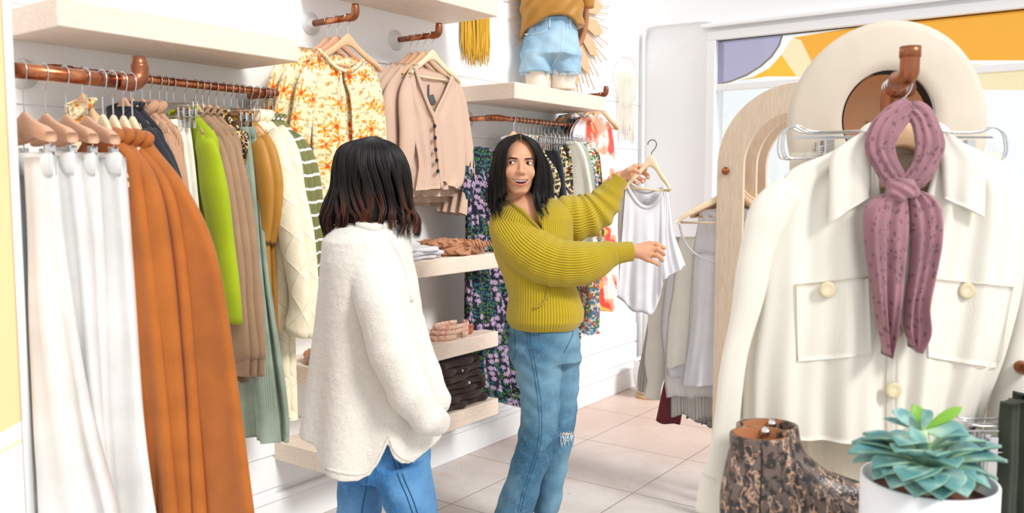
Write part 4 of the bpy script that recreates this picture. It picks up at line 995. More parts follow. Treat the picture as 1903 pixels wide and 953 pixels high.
# sweater: torso, sleeves, cuffs, hem
m_sw = mat('mustard ribbed knit', lin('#c2a71c'), .9, fn=f_rib(.0092, .75, 0, .0022, .26), sheen=.2)
m_swf = mat('mustard fine ribbed knit', lin('#c2a71c'), .9, fn=f_rib(.0058, .8, 0, .0016, .3), sheen=.2)
def rowpx(py, xl, xr, dd, ry, D=D2): a = V(xl, py, D+dd); b_ = V(xr, py, D+dd); return (a[2], (a[0]+b_[0])/2, D+dd, (b_[0]-a[0])/2, ry)
rows = [rowpx(366, 958, 1022, .03, .05), rowpx(374, 935, 1045, .02, .07), rowpx(385, 920, 1062, .015, .095), rowpx(405, 912, 1070, .01, .115), rowpx(440, 912, 1066, .0, .128), rowpx(480, 922, 1064, .0, .135), rowpx(520, 934, 1068, -.005, .14), rowpx(555, 944, 1080, -.01, .145), rowpx(575, 941, 1086, -.012, .15), rowpx(592, 940, 1085, -.012, .15), rowpx(601, 945, 1078, -.01, .14), rowpx(608, 950, 1071, -.01, .128)]
F = Field((Q2(895, 300)[0], D2-.22, Q2(900, 615)[2]), (Q2(1100, 300)[0], D2+.22, Q2(900, 355)[2]), .0045)
F.F = F.loft(rows, p=2.15)
# V neck: wedge open to the front
vt = Q2(1008, 430); top_l = Q2(950, 366); top_r = Q2(988, 366)
z0_, z1_ = vt[2], top_l[2]; tt = (F.Z-z0_)/(z1_-z0_)
cx_ = vt[0]+(.5*(top_l[0]+top_r[0])-vt[0])*tt; hw_ = .5*(top_r[0]-top_l[0])*np.clip(tt, 0, 1.5)
wedge = np.maximum(np.abs(F.X-cx_)-hw_, F.Y-(D2+.02)); F.cut(wedge.astype(np.float32), .006)
F.cut(F.cone(Q2(968, 345, .0), Q2(975, 400, .0), .062, .05), .01)
F.un(np.maximum(np.abs(F.loft(rows, p=2.15)+.006)-.005, np.maximum(wedge*-1-.004, wedge-.012)), .004)
F.rough(30, .004, 3)
cxm = Q2(1005, 480)[0]
def uvt(v): an = np.arctan2(v[:, 0]-cxm, -(v[:, 1]-D2)); return np.stack([an*.135, v[:, 2]], 1)
sw = vroot('sweater_root', c0, None, None) if False else None
knit = vnet(F, 'sweater', m_sw, w2, c0, 2, uvt)
def sl(name, pts, rad, m, D=D2, nv=60, n=36, ww=.004, rw=0.0, flat=.9, seed=1, par=None):
    P = np.array([V(a, b_, D+c_) for a, b_, c_ in pts]); return sleeve(name, P, np.array(rad)*S2, m, par or w2, n, nv, flat, (0, -1, 0), seed, c0, ww, 26, True, rw)
s1 = sl('sleeve', [(930, 398, .02), (945, 424, -.03), (972, 456, -.08), (1005, 478, -.125), (1040, 489, -.15), (1075, 490, -.16), (1105, 484, -.155), (1128, 475, -.145), (1143, 471, -.14)], [22, 38, 45, 46, 42, 40, 34, 26, 21], m_sw, ww=.004, rw=.0016, flat=.8, seed=4, par=knit)
sl('cuff', [(1138, 472, -.14), (1148, 470, -.138), (1162, 468, -.133), (1175, 467, -.13)], [21, 20, 18.5, 17.5], m_swf, ww=.0006, nv=24, par=knit)
s2 = sl('sleeve', [(1028, 408, .02), (1050, 406, .03), (1075, 404, .04), (1098, 396, .055), (1118, 380, .065), (1133, 360, .07), (1143, 345, .072)], [30, 42, 43, 41, 35, 28, 21], m_sw, ww=.005, rw=.0058, flat=.85, seed=9, par=knit)
sl('cuff', [(1138, 352, .072), (1146, 341, .072), (1153, 330, .072)], [22, 19, 17], m_swf, ww=.0006, nv=20, par=knit)
from mathutils.bvhtree import BVHTree
def bvh_of(*objs):
    V0, F0 = [], []
    for o in objs:
        k = len(V0); off = c_root[o.name] if o.name in c_root else np.zeros(3)
        V0 += [tuple(np.array(x.co)+off) for x in o.data.vertices]; F0 += [tuple(i+k for i in p.vertices) for p in o.data.polygons]
    return BVHTree.FromPolygons(V0, F0)
c_root = {}
def onto(tree, px, py, lift=0.0, fallback=3.3):
    d, r, z = ray(px, py); o_ = Vector((0, 0, CAMZ)); dv = Vector((r, 1.0, z)).normalized()
    h = tree.ray_cast(o_, dv)
    if h[0] is None: return V(px, py, fallback)
    return np.array(h[0])-np.array(dv)*lift
for o in (knit, s1, s2): c_root[o.name] = c0
tk = bvh_of(knit, s1, s2)
def seam(name, pts, r, m, tree, parent, org, sub=4, n=6, lift=.001, flat=1.0, up=None):
    P = cat(np.array([(a, b_, 0) for a, b_ in pts], float), sub)
    q = [onto(tree, a, b_, lift) for a, b_, _ in P]; return MB().tube(q, r, n, flat=flat, up=up).obj(name, m, parent, org)
seam('pocket_edge', [(1017, 527), (1017, 545), (1012, 560), (1003, 568), (992, 573)], .0048, m_swf, tk, knit, c0, lift=.002)
tw = bvh_of(knit)
seam('neck_band', [(936, 374), (952, 381), (968, 392), (985, 408), (1004, 428), (1010, 438)], .0085, m_swf, tw, knit, c0, flat=.5, lift=.003)
seam('neck_band', [(989, 366), (996, 385), (1003, 408), (1010, 438)], .0085, m_swf, tw, knit, c0, flat=.5, lift=.003)
# necklace and ring
c_root[body2.name] = c0; tb = bvh_of(body2)
seam('necklace', [(951, 378), (962, 388), (974, 396), (990, 413), (995, 415), (993, 400), (990, 385)], .0008, m_gold, tb, w2, c0, lift=.002)
MB().ball(onto(tb, 996, 415, .002), .0035, 10, 8).obj('pendant', m_gold, w2, c0)
def ringm(p, ax, r=.0105):
    ax = np.array(ax, float); ax /= np.linalg.norm(ax); a = np.cross(ax, (0, 0, 1)); a /= np.linalg.norm(a); b_ = np.cross(ax, a)
    return MB().tube([p+r*(math.cos(t)*a+math.sin(t)*b_) for t in np.linspace(0, 2*math.pi, 22)], .0016, 6, cap=False)
MB.join = None
rg = ringm(V(1216, 474, DL-.013), V(1221, 474, DL-.018)-V(1210, 473, DL-.008)); rg.ball(V(1215, 475, DL-.024), .0042, 10, 8); rg.obj('ring', m_gold, w2, c0)
ringm(V(1186, 309, DH+.005), V(1192, 309, DH+.008)-V(1180, 309, DH+.002)).obj('ring', m_gold, w2, c0)
# jeans
m_jean = mat('mid blue denim', lin('#4f7fa3'), .85, fn=f_denim('#7399ae', '#345f7c', 3.2)); m_jst = mat('denim seam', lin('#2c5374'), .85); m_jth = mat('pale denim threads', lin('#d7e2e8'), .9)
F = Field((Q2(895, 300)[0], D2-.25, Q2(900, 953)[2]-.06), (Q2(1095, 300)[0], D2+.24, Q2(900, 592)[2]), .0055)
zb = Q2(900, 953)[2]-.03
Lr = [rowpx(640, 945, 1046, -.03, .10), rowpx(670, 953, 1044, -.035, .10), rowpx(700, 959, 1043, -.045, .09), rowpx(745, 968, 1040, -.06, .08), rowpx(790, 966, 1037, -.06, .075), rowpx(815, 962, 1034, -.055, .075), rowpx(850, 953, 1024, -.045, .072), rowpx(891, 940, 1008, -.035, .075), rowpx(951, 918, 992, -.025, .08), rowpx(975, 912, 988, -.02, .08)]
Rr_ = [rowpx(640, 1000, 1079, .06, .09), rowpx(680, 1008, 1078, .06, .085), rowpx(740, 1012, 1074, .05, .075), rowpx(795, 1012, 1069, .03, .068), rowpx(825, 1008, 1064, .03, .066), rowpx(856, 1002, 1057, .04, .064), rowpx(900, 996, 1048, .055, .066), rowpx(948, 990, 1040, .07, .07)]
Hp = [rowpx(592, 952, 1070, -.01, .11), rowpx(606, 948, 1075, -.01, .12), rowpx(640, 945, 1078, .0, .135), rowpx(668, 952, 1076, .005, .125)]
F.F = F.loft(Lr); F.un(F.loft(Rr_), .004); F.un(F.loft(Hp), .03)
# creases: diagonal drag lines
F.F += (.0022*np.sin(95*(F.Z+.45*F.X)+3*np.sin(9*F.X))*np.clip((F.Z-.15)/.6, .25, 1)+.0022*np.sin(60*F.Z-40*F.X+1)).astype(np.float32)
jn = vnet(F, 'jeans', m_jean, w2, c0, 2); c_root[jn.name] = c0; tj = bvh_of(jn)
for off in (0, 5):
    seam('outseam', [(978+off, 609), (982+off, 640), (990+off, 680), (998+off, 730), (1002+off, 780), (1000+off, 820), (990+off, 860), (974+off, 905), (962+off, 951)], .0010, m_jst, tj, jn, c0, lift=.0006)
seam('pocket_seam', [(1066, 603), (1064, 622), (1056, 640), (1048, 655)], .0014, m_jst, tj, jn, c0, lift=.0008)
seam('pocket_seam', [(955, 608), (957, 630), (957, 660), (952, 668)], .0014, m_jst, tj, jn, c0, lift=.0008)
# ripped knee
rp = MB(); rnd = random.Random(4)
for k in range(26):
    a = 1041+rnd.random()*24; y0 = 802+rnd.random()*8; ln_ = 8+rnd.random()*22*(1-abs(a-1050)/18 if abs(a-1050) < 18 else .2)
    p = [onto(tj, a+rnd.uniform(-3, 3)*t, y0+ln_*t, .002+.004*math.sin(3*t)) for t in (0, .4, .8, 1)]
    rp.tube(p, .0009, 5, 2)
rp.obj('frayed_threads', m_jth, jn, c0)
sk = MB(); sk.tube([onto(tj, a, 806+1.5*math.sin(a), -.001) for a in range(1044, 1063, 3)], [.002, .005, .0065, .0065, .005, .004, .002], 8, flat=.5).obj('knee_opening', m_skin, jn, c0)
# hair
G = []; rs = np.random.RandomState(5)
def g2(s, u, lay, jit):
    # x limits (inner at the face, outer) and front y per height
    Z = np.array([.098, .085, .058, .012, -.05, -.105, -.155, -.193 if s > 0 else -.166])
    inn = np.array([.004, .024, .046, .0575 if s < 0 else .064, .056 if s < 0 else .063, .055 if s < 0 else .058, .055 if s < 0 else .062, .054 if s < 0 else .082])
    out = np.array([.006, .046, .080, .098 if s < 0 else .106, .108 if s < 0 else .120, .108 if s < 0 else .122, .106 if s < 0 else .120, .104 if s < 0 else .128])
    yf = np.array([.066, .074, .078, .076, .070, .068, .085, .100]); yb = np.array([-.07, -.085, -.10, -.11, -.105, -.10, -.095, -.09])
    k = min(1, u/.45)**.7; bk = max(0, (u-.55)/.45)
    x = inn+(out-inn)*k*(.86+.14*lay); x = x*(1-.75*bk**1.5)
    y = yf+(yb-yf)*u
    x = x-(1-lay)*.010*k; y = y+(1-lay)*.010*(u-.3)
    zz = Z+.012*math.sin(math.pi*u)*(Z > .05)
    zz[-1] += jit[0]*.02-(.012 if s > 0 else 0); zz[-2] += jit[0]*.01
    w = np.linspace(0, 1, 8)**2*.006
    return np.stack([s*x+jit[1]*w, y+jit[2]*w, zz], 1)
for s in (-1, 1):
    cl = [(rs.rand()**1.1, rs.normal(size=3)) for _ in range(60)]
    for i in range(1250):
        u = rs.rand()**1.15; lay = rs.rand()**.5; k_ = min(cl, key=lambda c_: abs(c_[0]-u))
        P = g2(s, u, lay, k_[1]*1.3+rs.normal(size=3)*.35); w_ = np.linspace(0, 1, 8)[:, None]**1.5
        P[:, 0:1] += .0035*np.sin(np.linspace(0, 7, 8)+k_[1][0]*3)[:, None]*w_; G.append((P, .5, .5*rs.rand()**2))
hs = strands(G, 'hair', w2, c0, .0017, 18, xf=hx, seed=3)
F = Field((-.13, -.125, -.2), (.135, .1, .125), .004)
F.un(F.ell((0, -.022, .034), (.079, .094, .076))); F.un(F.loft([(-.19, 0, -.055, .085, .035), (-.1, 0, -.05, .098, .05), (0, 0, -.035, .095, .07), (.05, 0, -.02, .078, .085)]), .02)
F.cut(np.maximum(.0-F.Y+.015, np.abs(F.X)-.062+0*F.Z), .01); F.cut(np.maximum(.045-F.Y, F.Z-.075), .01)
F.cut(F.cone((0, -.0, -.06), (.0, .0, -.3), .052, .06), .005)
v, q = F.net(); v = smooth_mesh(v, q, 2)
mesh_obj('hair_underlayer', hx(v), q, m_hair, hs, None, True, c0, attr={'hl': np.zeros(len(v))})
MB().tube([(0, .071, .082), (0, .055, .1005), (0, .02, .1085)], [.0012, .0011, .0008], 6, 4)
pt = MB().tube([(0, .0735, .080), (0, .06, .0985), (0, .03, .1075)], .0007, 6, 4); MBx = MB().add(hx(np.concatenate(pt.v)), pt.f); MBx.obj('parting', m_skin, hs, c0)

# ------------------------------------------------------------ the woman in the fleece coat, seen from behind
D1 = 2.25; S1 = D1/1585
def Q1(px, py, dd=0.0): return V(px, py, D1+dd)
c1 = Q1(700, 940); c1[2] = 0
w1 = vroot('person', c1, 'dark-haired woman seen from behind in a cream fleece coat and blue jeans', 'person')
m_fl = mat('cream bouclé fleece', lin('#e8e4da'), 1.0, sheen=.4, fn=lambda t, c: (t.col(t.mix(t.step(t.noise(t.oc(), 150, 2), .35, .6), tuple(x*.93 for x in c), c)), t.bump(t.noise(t.oc(), 230, 3, rough=.7), .8, .003)))
def r1(py, xl, xr, dd, ry): return rowpx(py, xl, xr, dd, ry, D1)
F = Field((Q1(545, 300)[0], D1-.30, Q1(600, 900)[2]), (Q1(860, 300)[0], D1+.27, Q1(600, 380)[2]), .0042)
rows = [r1(388, 668, 738, .03, .07), r1(402, 648, 748, .03, .09), r1(420, 620, 756, .02, .13), r1(445, 603, 763, .01, .155), r1(480, 600, 766, .0, .16), r1(520, 598, 775, 0, .165), r1(600, 590, 786, 0, .17), r1(700, 578, 800, 0, .18), r1(780, 567, 818, 0, .19), r1(850, 558, 835, 0, .20), r1(900, 553, 845, 0, .205)]
F.F = F.loft(rows, p=2.2)
for a, b_, ra, rb in (((672, 478, -.08), (706, 570, -.18), 34, 40), ((706, 570, -.18), (726, 655, -.205), 41, 40), ((726, 655, -.205), (758, 722, -.205), 40, 36), ((758, 722, -.205), (797, 772, -.18), 36, 31), ((797, 772, -.18), (812, 788, -.15), 31, 28)):
    F.un(F.cone(Q1(*a), Q1(*b_), ra*S1, rb*S1), .006)
# front edge bulging toward the pocket
F.un(F.cone(Q1(770, 600, -.02), Q1(800, 740, -.06), 16*S1, 32*S1), .03)
th_ = np.arctan2(F.X-Q1(690, 600)[0], -(F.Y-D1))
F.F += (.009*np.sin(8*th_+.8)*np.clip((1.25-F.Z)/.5, 0, 1)).astype(np.float32)
F.F += (.004*np.sin(55*(F.Z-.7*F.X))*np.clip((F.X-Q1(690, 500)[0])/.1, 0, 1)*np.clip((1.1-F.Z)/.3, 0, 1)).astype(np.float32)
hem = [(545, 826), (586, 833), (590, 856), (605, 874), (640, 883), (670, 884), (693, 873), (706, 852), (720, 822), (724, 818), (734, 842), (750, 856), (768, 860), (788, 850), (808, 838), (832, 820), (856, 796)]
hxz = np.array([Q1(*h, -.15)[[0, 2]] for h in hem]); hz_ = np.interp(F.X[:, 0, 0], hxz[:, 0], hxz[:, 1])[:, None, None]
F.cut((F.Z-hz_).astype(np.float32), .006)
F.cut(F.cone(Q1(700, 330, .0), Q1(705, 415, .0), .06, .055), .01)
F.rough(300, .0007, 5, 8)
coat = vnet(F, 'fleece_coat', m_fl, w1, c1, 1, lam=.3)
c_root[coat.name] = c1; tc = bvh_of(coat)
seam('coat_collar', [(665, 418), (690, 424), (714, 420), (735, 414), (746, 424)], .013, m_fl, tc, coat, c1, lift=-.003)
seam('front_edge', [(722, 436), (732, 458), (745, 480), (757, 520), (764, 560)], .007, m_fl, tc, coat, c1, lift=-.003)
seam('hem_binding', [(h[0], h[1]-4) for h in hem[3:-4]], .0045, m_fl, tc, coat, c1, sub=3, lift=-.001)
# jeans
m_jean1 = mat('bright blue denim', lin('#4f83b5'), .85, fn=f_denim('#6ba0cf', '#2f6ba3', 4))
F = Field((Q1(600, 300)[0], D1-.27, .45), (Q1(850, 300)[0], D1+.22, Q1(600, 780)[2]), .006)
F.F = F.loft([r1(770, 625, 790, -.0, .15), r1(830, 622, 800, -.0, .155), r1(870, 625, 800, 0, .14)])
F.un(F.loft([r1(850, 628, 712, .04, .10), r1(900, 628, 706, .05, .095), r1(953, 628, 709, .06, .09), r1(1030, 632, 705, .07, .08)]), .01)
F.un(F.loft([r1(850, 682, 796, -.06, .11), r1(900, 700, 806, -.07, .105), r1(953, 724, 814, -.08, .10), r1(1030, 750, 826, -.09, .09)]), .01)
F.F += (.002*np.sin(80*(F.Z+.5*F.X))+.0015*np.sin(60*F.Z-70*F.X)).astype(np.float32)
jn1 = vnet(F, 'jeans', m_jean1, w1, c1, 2); c_root[jn1.name] = c1; tj1 = bvh_of(jn1)
for off in (0, 9):
    seam('outseam', [(724+off*.6, 824), (730+off, 850), (742+off, 890), (757+off, 925), (768+off, 957)], .0016, m_jst, tj1, jn1, c1, lift=.0006)
seam('inseam', [(683, 885), (680, 910), (674, 940), (672, 957)], .0014, m_jst, tj1, jn1, c1, lift=.0006)
# body
B = MB()
F = Field((-.12+Q1(693, 300)[0], D1-.13, Q1(693, 470)[2]), (.12+Q1(693, 300)[0], D1+.13, Q1(693, 245)[2]), .004)
hc = Q1(692, 322, .0)
F.un(F.ell(hc+[0, 0, -.004], (.074, .076, .080))); F.un(F.ell(hc+[.022, .03, -.045], (.055, .058, .06)), .03)
F.un(F.cone(hc+[-.0, .0, -.06], hc+[-.005, .0, -.17], .048, .052), .03); F.un(F.ell(hc+[.062, .062, -.03], (.014, .014, .012)), .012)
F.un(F.ell(hc+[.045, -.055, -.02], (.012, .012, .026)), .006)
v, q = F.net(); B.add(smooth_mesh(v, q, 2), q)
F = Field((Q1(560, 300)[0], D1-.25, 0), (Q1(850, 300)[0], D1+.25, 1.42), .012)
for a, b_, ra, rb in (((690, 560, 0), (700, 800, 0), .10, .12), ((664, 870, .05), (668, 1050, .06), .045, .045), ((745, 870, -.06), (785, 1050, -.08), .05, .05)): F.un(F.cone(Q1(*a), Q1(*b_), ra, rb), .03)
kn = [Q1(668, 1050, .06), Q1(785, 1050, -.08)]
for k_ in kn:
    ft = np.array([k_[0]-.02, k_[1]+.01, .06]); F.un(F.cone(k_, ft, .05, .035), .02); F.un(F.cone(ft, ft+[.16, .04, -.025], .035, .03), .02)
sh_ = Q1(695, 560, -.06); F.un(F.cone(sh_, Q1(726, 655, -.18), .03, .03), .02); F.un(F.cone(Q1(726, 655, -.18), Q1(795, 768, -.16), .03, .028), .02)
v, q = F.net(); B.add(smooth_mesh(v, q, 2), q)
B.obj('body', m_skin, w1, c1)
# lower legs of the jeans down to the ankle
for a, b_ in ((Q1(668, 1030, .07), np.array([kn[0][0]-.02, kn[0][1]+.01, .1])), (Q1(788, 1030, -.09), np.array([kn[1][0]-.02, kn[1][1]+.01, .1]))):
    MB().tube([a, (a+b_)/2, b_], [.058, .056, .062], 20, 4).obj('trouser_leg', m_jean1, jn1, c1)
# hair
rs = np.random.RandomState(11); G = []
ctr = Q1(692, 345); crown = Q1(697, 254, .0)
Zr = [Q1(692, y)[2] for y in (256, 275, 309, 348, 387, 416, 448)]
XL = np.array([Q1(x, 300)[0]-ctr[0] for x in (680, 634, 619, 614, 598, 593, 604)]); XR = np.array([Q1(x, 300)[0]-ctr[0] for x in (706, 740, 759, 765, 768, 780, 779)])
clumps = [(rs.rand()*2*math.pi, rs.rand()*6.28, rs.rand(), rs.normal(size=3)) for _ in range(110)]
for i in range(3200):
    ph = rs.rand()*2*math.pi; lay = rs.rand()**.45
    K = min(clumps, key=lambda c_: abs((c_[0]-ph+math.pi) % (2*math.pi)-math.pi)+.12*abs(c_[2]-lay))
    face = max(0, math.cos(ph)*.6+math.sin(ph)*.8)
    if face > .75: continue
    pts = [crown+np.array([math.cos(ph)*.004, math.sin(ph)*.004, 0])]
    dph = ((K[0]-ph+math.pi) % (2*math.pi)-math.pi)
    for j, z in enumerate(Zr):
        w_ = (j/6)**2; p2 = ph+dph*.42*w_+.10*j*(.35+.3*K[2]); cx_, sy_ = math.cos(p2), math.sin(p2)
        xr = XR[j] if cx_ > 0 else -XL[j]; ry = (.03, .078, .098, .100, .102, .104, .100)[j]
        k = .86+.14*lay+.03*math.sin(1.9*j+K[1])*w_
        a = .015*min(1, max(0, j-1)/3)*math.sin(1.45*j+K[1]*.6)
        pts.append(np.array([ctr[0]+cx_*xr*k-sy_*a, D1+sy_*ry*k+cx_*a, z+(.004 if j else -.001)]))
    cut = rs.rand()*.012+.022*K[2]*abs(K[3][0])
    if math.sin(ph) < -.4 and abs(math.cos(ph)+.1) < .5: cut += .02
    pts[-1][2] += cut; pts[-2][2] += cut*.5; pts[-1][:2] += rs.normal(size=2)*.003
    hl = K[2]*.75+.25*rs.rand(); G.append((np.array(pts), .25+.3*K[3][1]**2 if K[3][1]**2 < 1 else .5, .55+1.3*(hl-.5) if hl > .5 else .75*hl))
hs1 = strands(G, 'hair', w1, c1, .0016, 24, seed=8)
F = Field(ctr+[-.13, -.12, -.14], ctr+[.13, .12, .14], .004)
F.F = F.loft([(Zr[j], ctr[0]+(XL[j]+XR[j])/2, D1-.0, (XR[j]-XL[j])/2*.84, (.03, .07, .085, .086, .084, .08, .07)[j]) for j in range(len(Zr)-1)])
v, q = F.net(); v = smooth_mesh(v, q, 3)
mesh_obj('hair_underlayer', v, q, m_hair, hs1, None, True, c1, attr={'hl': np.zeros(len(v))})
# ============================================================ things on the low shelves
def soft(name, m, cen, half, label=None, cat_=None, group=None, rz=0.0, tilt=0.0, freq=60, amp=.004, ridge=0, p=3.0, parent=None, org=None, seed=0, h=.004, fr=(1, 1, 1)):
    a, b_, c_ = half; pad = .02; F = Field((-a-pad, -b_-pad, -c_-pad), (a+pad, b_+pad, c_+pad), h)
    k = (np.abs(F.X/a)**p+np.abs(F.Y/b_)**p+np.abs(F.Z/c_)**(2.2 if p < 3.5 else p))**(1/p)
    F.F = ((k-1)*c_*.9).astype(np.float32)
    rs = np.random.RandomState(seed)
    for i in range(3 if ridge else 1):
        d = rs.normal(size=3)*fr; d /= np.linalg.norm(d)
        s_ = np.sin((F.X*d[0]+F.Y*d[1]+F.Z*d[2])*freq*(1+.4*i)+3*np.sin(F.X*17*(1+i)+i)+2.5*np.sin(F.Y*21+i*2))
        F.F += ((np.abs(s_)-.5) if ridge else s_).astype(np.float32)*amp
    v, q = F.net(); v = smooth_mesh(v, q, 1)
    uv = np.stack([v[:, 1], v[:, 0]], 1)
    c, s_ = math.cos(rz), math.sin(rz); v[:, 2] += v[:, 1]*math.tan(tilt)
    v = np.stack([v[:, 0]*c-v[:, 1]*s_, v[:, 0]*s_+v[:, 1]*c, v[:, 2]], 1)+np.array(cen)
    o = mesh_obj(name, v, q, m, parent, uv, True, org if org is not None else (0, 0, 0))
    if parent is None and label: 
        o.data.transform(Matrix.Translation(-Vector(cen))); o.location = cen; tag(o, label, cat_, group)
    return o
zs = 1.12
for i in range(3):
    o = soft('folded_shirt', mc['white jersey'], (-2.63, 2.83, zs+.010+.0175*i), (.105, .15, .0105), '%s of the folded white shirts beside the terracotta ones' % ('bottom', 'middle', 'top')[i], 'shirt', 'folded white shirts', rz=.08*(i-1), freq=40, amp=.0014, p=5, seed=i)
for i, (y, x, z, a) in enumerate(((3.16, -2.60, .021, .115), (3.15, -2.66, .052, .10), (3.25, -2.60, .047, .07))):
    soft('crumpled_top', mc['terracotta satin'], (x, y, zs+z), (.09, a+.02, .020), '%s crumpled terracotta satin top on the upper shelf' % ('lower', 'upper', 'right hand upper')[i], 'top', 'terracotta satin tops', freq=85, amp=.0075, ridge=1, seed=11+i, p=2.4, h=.003)
z7 = .39
for i in range(7):
    o = soft('folded_trousers', mc['brown corduroy'], (-2.645+.006*(i % 2), 3.12-.004*i, z7+.019+.0335*i), (.125, .20-.006*i, .0168), '%s of seven folded brown corduroy trousers, counted from the bottom' % ('first', 'second', 'third', 'fourth', 'fifth', 'sixth', 'seventh')[i], 'trousers', 'folded brown corduroy trousers', rz=.05*math.sin(i*2.1), tilt=.0, freq=26, amp=.0014, p=5, seed=20+i, h=.0035)
    if i in (1, 3, 5):
        bt = MB().lathe([(0, 0), (.007, 0), (.007, .002), (0, .003)], (.125, .10-.02*i, 0), 12, 0).obj('button', mat('pale button', lin('#d9d4cc'), .3), o)
# coiled belts
def f_belt(t, c):
    v = t.vor(t.uv(), 34, .1); t.col(t.mix(t.m('LESS_THAN', v.outputs['Distance'], .16), t.mix(t.step(t.noise(t.oc(), 40), .4, .6), lin('#d59a80'), lin('#e9c3ae')), lin('#f2e9df')))
m_belt = mat('rosy leather with pale rings', lin('#d59a80'), .5, fn=f_belt); m_leather = mat('terracotta leather', lin('#b8674a'), .45)
zb2 = .73
for i in range(3):
    r_ = .075-.004*i; cy = 3.08+.01*i; pts = [(-2.585+r_*.8*math.cos(a), cy+r_*1.7*math.sin(a), zb2+.014+.022*i) for a in np.linspace(.3+i, 2*math.pi+.3+i-.4, 26)]
    o = MB().tube(pts, .0115, 8, 1, flat=.28, up=(0, 0, 1)).obj('belt', m_belt, None, (-2.585, cy, zb2+.003+.022*i)); o.location = (-2.585, cy, zb2+.003+.022*i)
    tag(o, '%s coiled rosy belt with pale rings on the middle shelf' % ('bottom', 'middle', 'top')[i], 'belt', 'coiled belts')
pts = [(-2.60, 3.20, zb2+.028), (-2.59, 3.23, zb2+.035), (-2.575, 3.25, zb2+.022), (-2.56, 3.22, zb2+.016), (-2.57, 3.19, zb2+.016)]
o = MB().tube(pts, .015, 8, 5, flat=.25, up=(0, 0, 1)).obj('belt', m_leather, None, (-2.58, 3.22, zb2)); o.location = (-2.58, 3.22, zb2); tag(o, 'plain terracotta leather belt at the right of the coiled belts', 'belt')
soft('terracotta_blouse', mc['terracotta satin'], (-2.62, 2.36, .73+.03), (.09, .09, .03), 'folded terracotta blouse seen between the quilted jackets and the fleece coat', 'blouse', freq=90, amp=.006, ridge=1, seed=31, p=2.6)

# ============================================================ mannequin in shorts on the shelf
D3 = 4.85
def Q3(px, py, dd=0.0): return V(px, py, D3+dd)
cm = Q3(1020, 168); mroot = vroot('mannequin', cm, 'headless mannequin standing on the shelf beside the woven sun mirror', 'mannequin')
m_man = mat('mannequin cream', lin('#ecdfd0'), .35)
def r3(py, xl, xr, dd, ry): return rowpx(py, xl, xr, dd, ry, D3)
F = Field((Q3(960, 0)[0], D3-.17, Q3(960, 169)[2]), (Q3(1086, 0)[0], D3+.17, Q3(960, -60)[2]), .008)
F.F = F.loft([r3(-60, 985, 1065, 0, .09), r3(30, 990, 1066, 0, .085), r3(90, 974, 1072, 0, .11), r3(100, 976, 1070, 0, .10)])
F.un(F.loft([r3(95, 974, 1022, -.01, .085), r3(168, 977, 1021, -.01, .07)]), .01); F.un(F.loft([r3(95, 1022, 1074, .02, .085), r3(168, 1024, 1068, .02, .07)]), .01)
vnet(F, 'mannequin_torso', m_man, mroot, cm, 2)
m_lj = mat('light blue denim', lin('#8fb4cf'), .85, fn=f_denim('#a9c8dc', '#7ba3c2', 5))
sroot = vroot('shorts', Q3(1020, 100), 'light blue cut-off denim shorts on the mannequin', 'shorts'); cs = Q3(1020, 100)
F = Field((Q3(955, 0)[0], D3-.19, Q3(955, 142)[2]), (Q3(1090, 0)[0], D3+.18, Q3(955, 25)[2]), .005)
F.F = F.loft([r3(28, 988, 1068, 0, .10), r3(45, 984, 1070, 0, .105), r3(75, 974, 1076, 0, .125), r3(105, 969, 1079, 0, .13)])
F.un(F.loft([r3(80, 980, 1012, -.02, .05), r3(100, 969, 1021, -.02, .105), r3(136, 964, 1024, -.02, .10)]), .03); F.un(F.loft([r3(80, 1032, 1068, .02, .05), r3(100, 1020, 1078, .02, .105), r3(138, 1026, 1081, .02, .10)]), .03)
F.F += (.0018*np.sin(70*F.Z+50*F.X)+.0015*np.sin(90*F.X-40*F.Z)).astype(np.float32)
so = vnet(F, 'shorts_denim', m_lj, sroot, cs, 2); c_root[so.name] = cs; ts = bvh_of(so)
m_ls = mat('pale denim seam', lin('#c9dbe6'), .85)
seam('waistband', [(1000, 38), (1015, 34), (1030, 32), (1045, 32), (1055, 33)], .010, m_lj, ts, so, cs, lift=.001, flat=.5, up=(0, 0, 1))
seam('fly_seam', [(1047, 40), (1046, 70), (1042, 95), (1030, 115), (1026, 126)], .0032, m_ls, ts, so, cs); seam('fly_seam', [(1055, 48), (1054, 75), (1050, 98)], .0018, m_ls, ts, so, cs)
seam('pocket_seam', [(1019, 44), (1014, 56), (1000, 62), (976, 64)], .0022, m_ls, ts, so, cs)
for a in (1022, 1060): seam('belt_loop', [(a, 32), (a-1, 52)], .004, m_ls, ts, so, cs, lift=.004)
fz = MB(); rnd = random.Random(2)
for k in range(150):
    a = 966+rnd.random()*114
    if 1021 < a < 1028: continue
    p = onto(ts, a, 134, .001, D3-.1); fz.tube([p, p+[rnd.uniform(-.006, .006), rnd.uniform(-.004, .002), -.012-rnd.random()*.012]], .0011, 4)
fz.obj('frayed_hem', m_ls, so, cs)
for a, b_ in ((1005, 47), (995, 55)): MB().ball(onto(ts, a, b_, 0), .004, 8, 6).obj('rivet', m_copd, so, cs)
broot = vroot('blouse', Q3(1025, 10), 'mustard satin blouse tucked into the shorts of the mannequin', 'blouse'); cb = Q3(1025, 10)
F = Field((Q3(945, 0)[0], D3-.2, Q3(945, 75)[2]), (Q3(1110, 0)[0], D3+.18, Q3(945, -70)[2]), .006)
F.F = F.loft([r3(70, 966, 974, .02, .03), r3(50, 970, 1085, .0, .14), r3(20, 967, 1084, 0, .145), r3(-70, 965, 1088, 0, .14)])
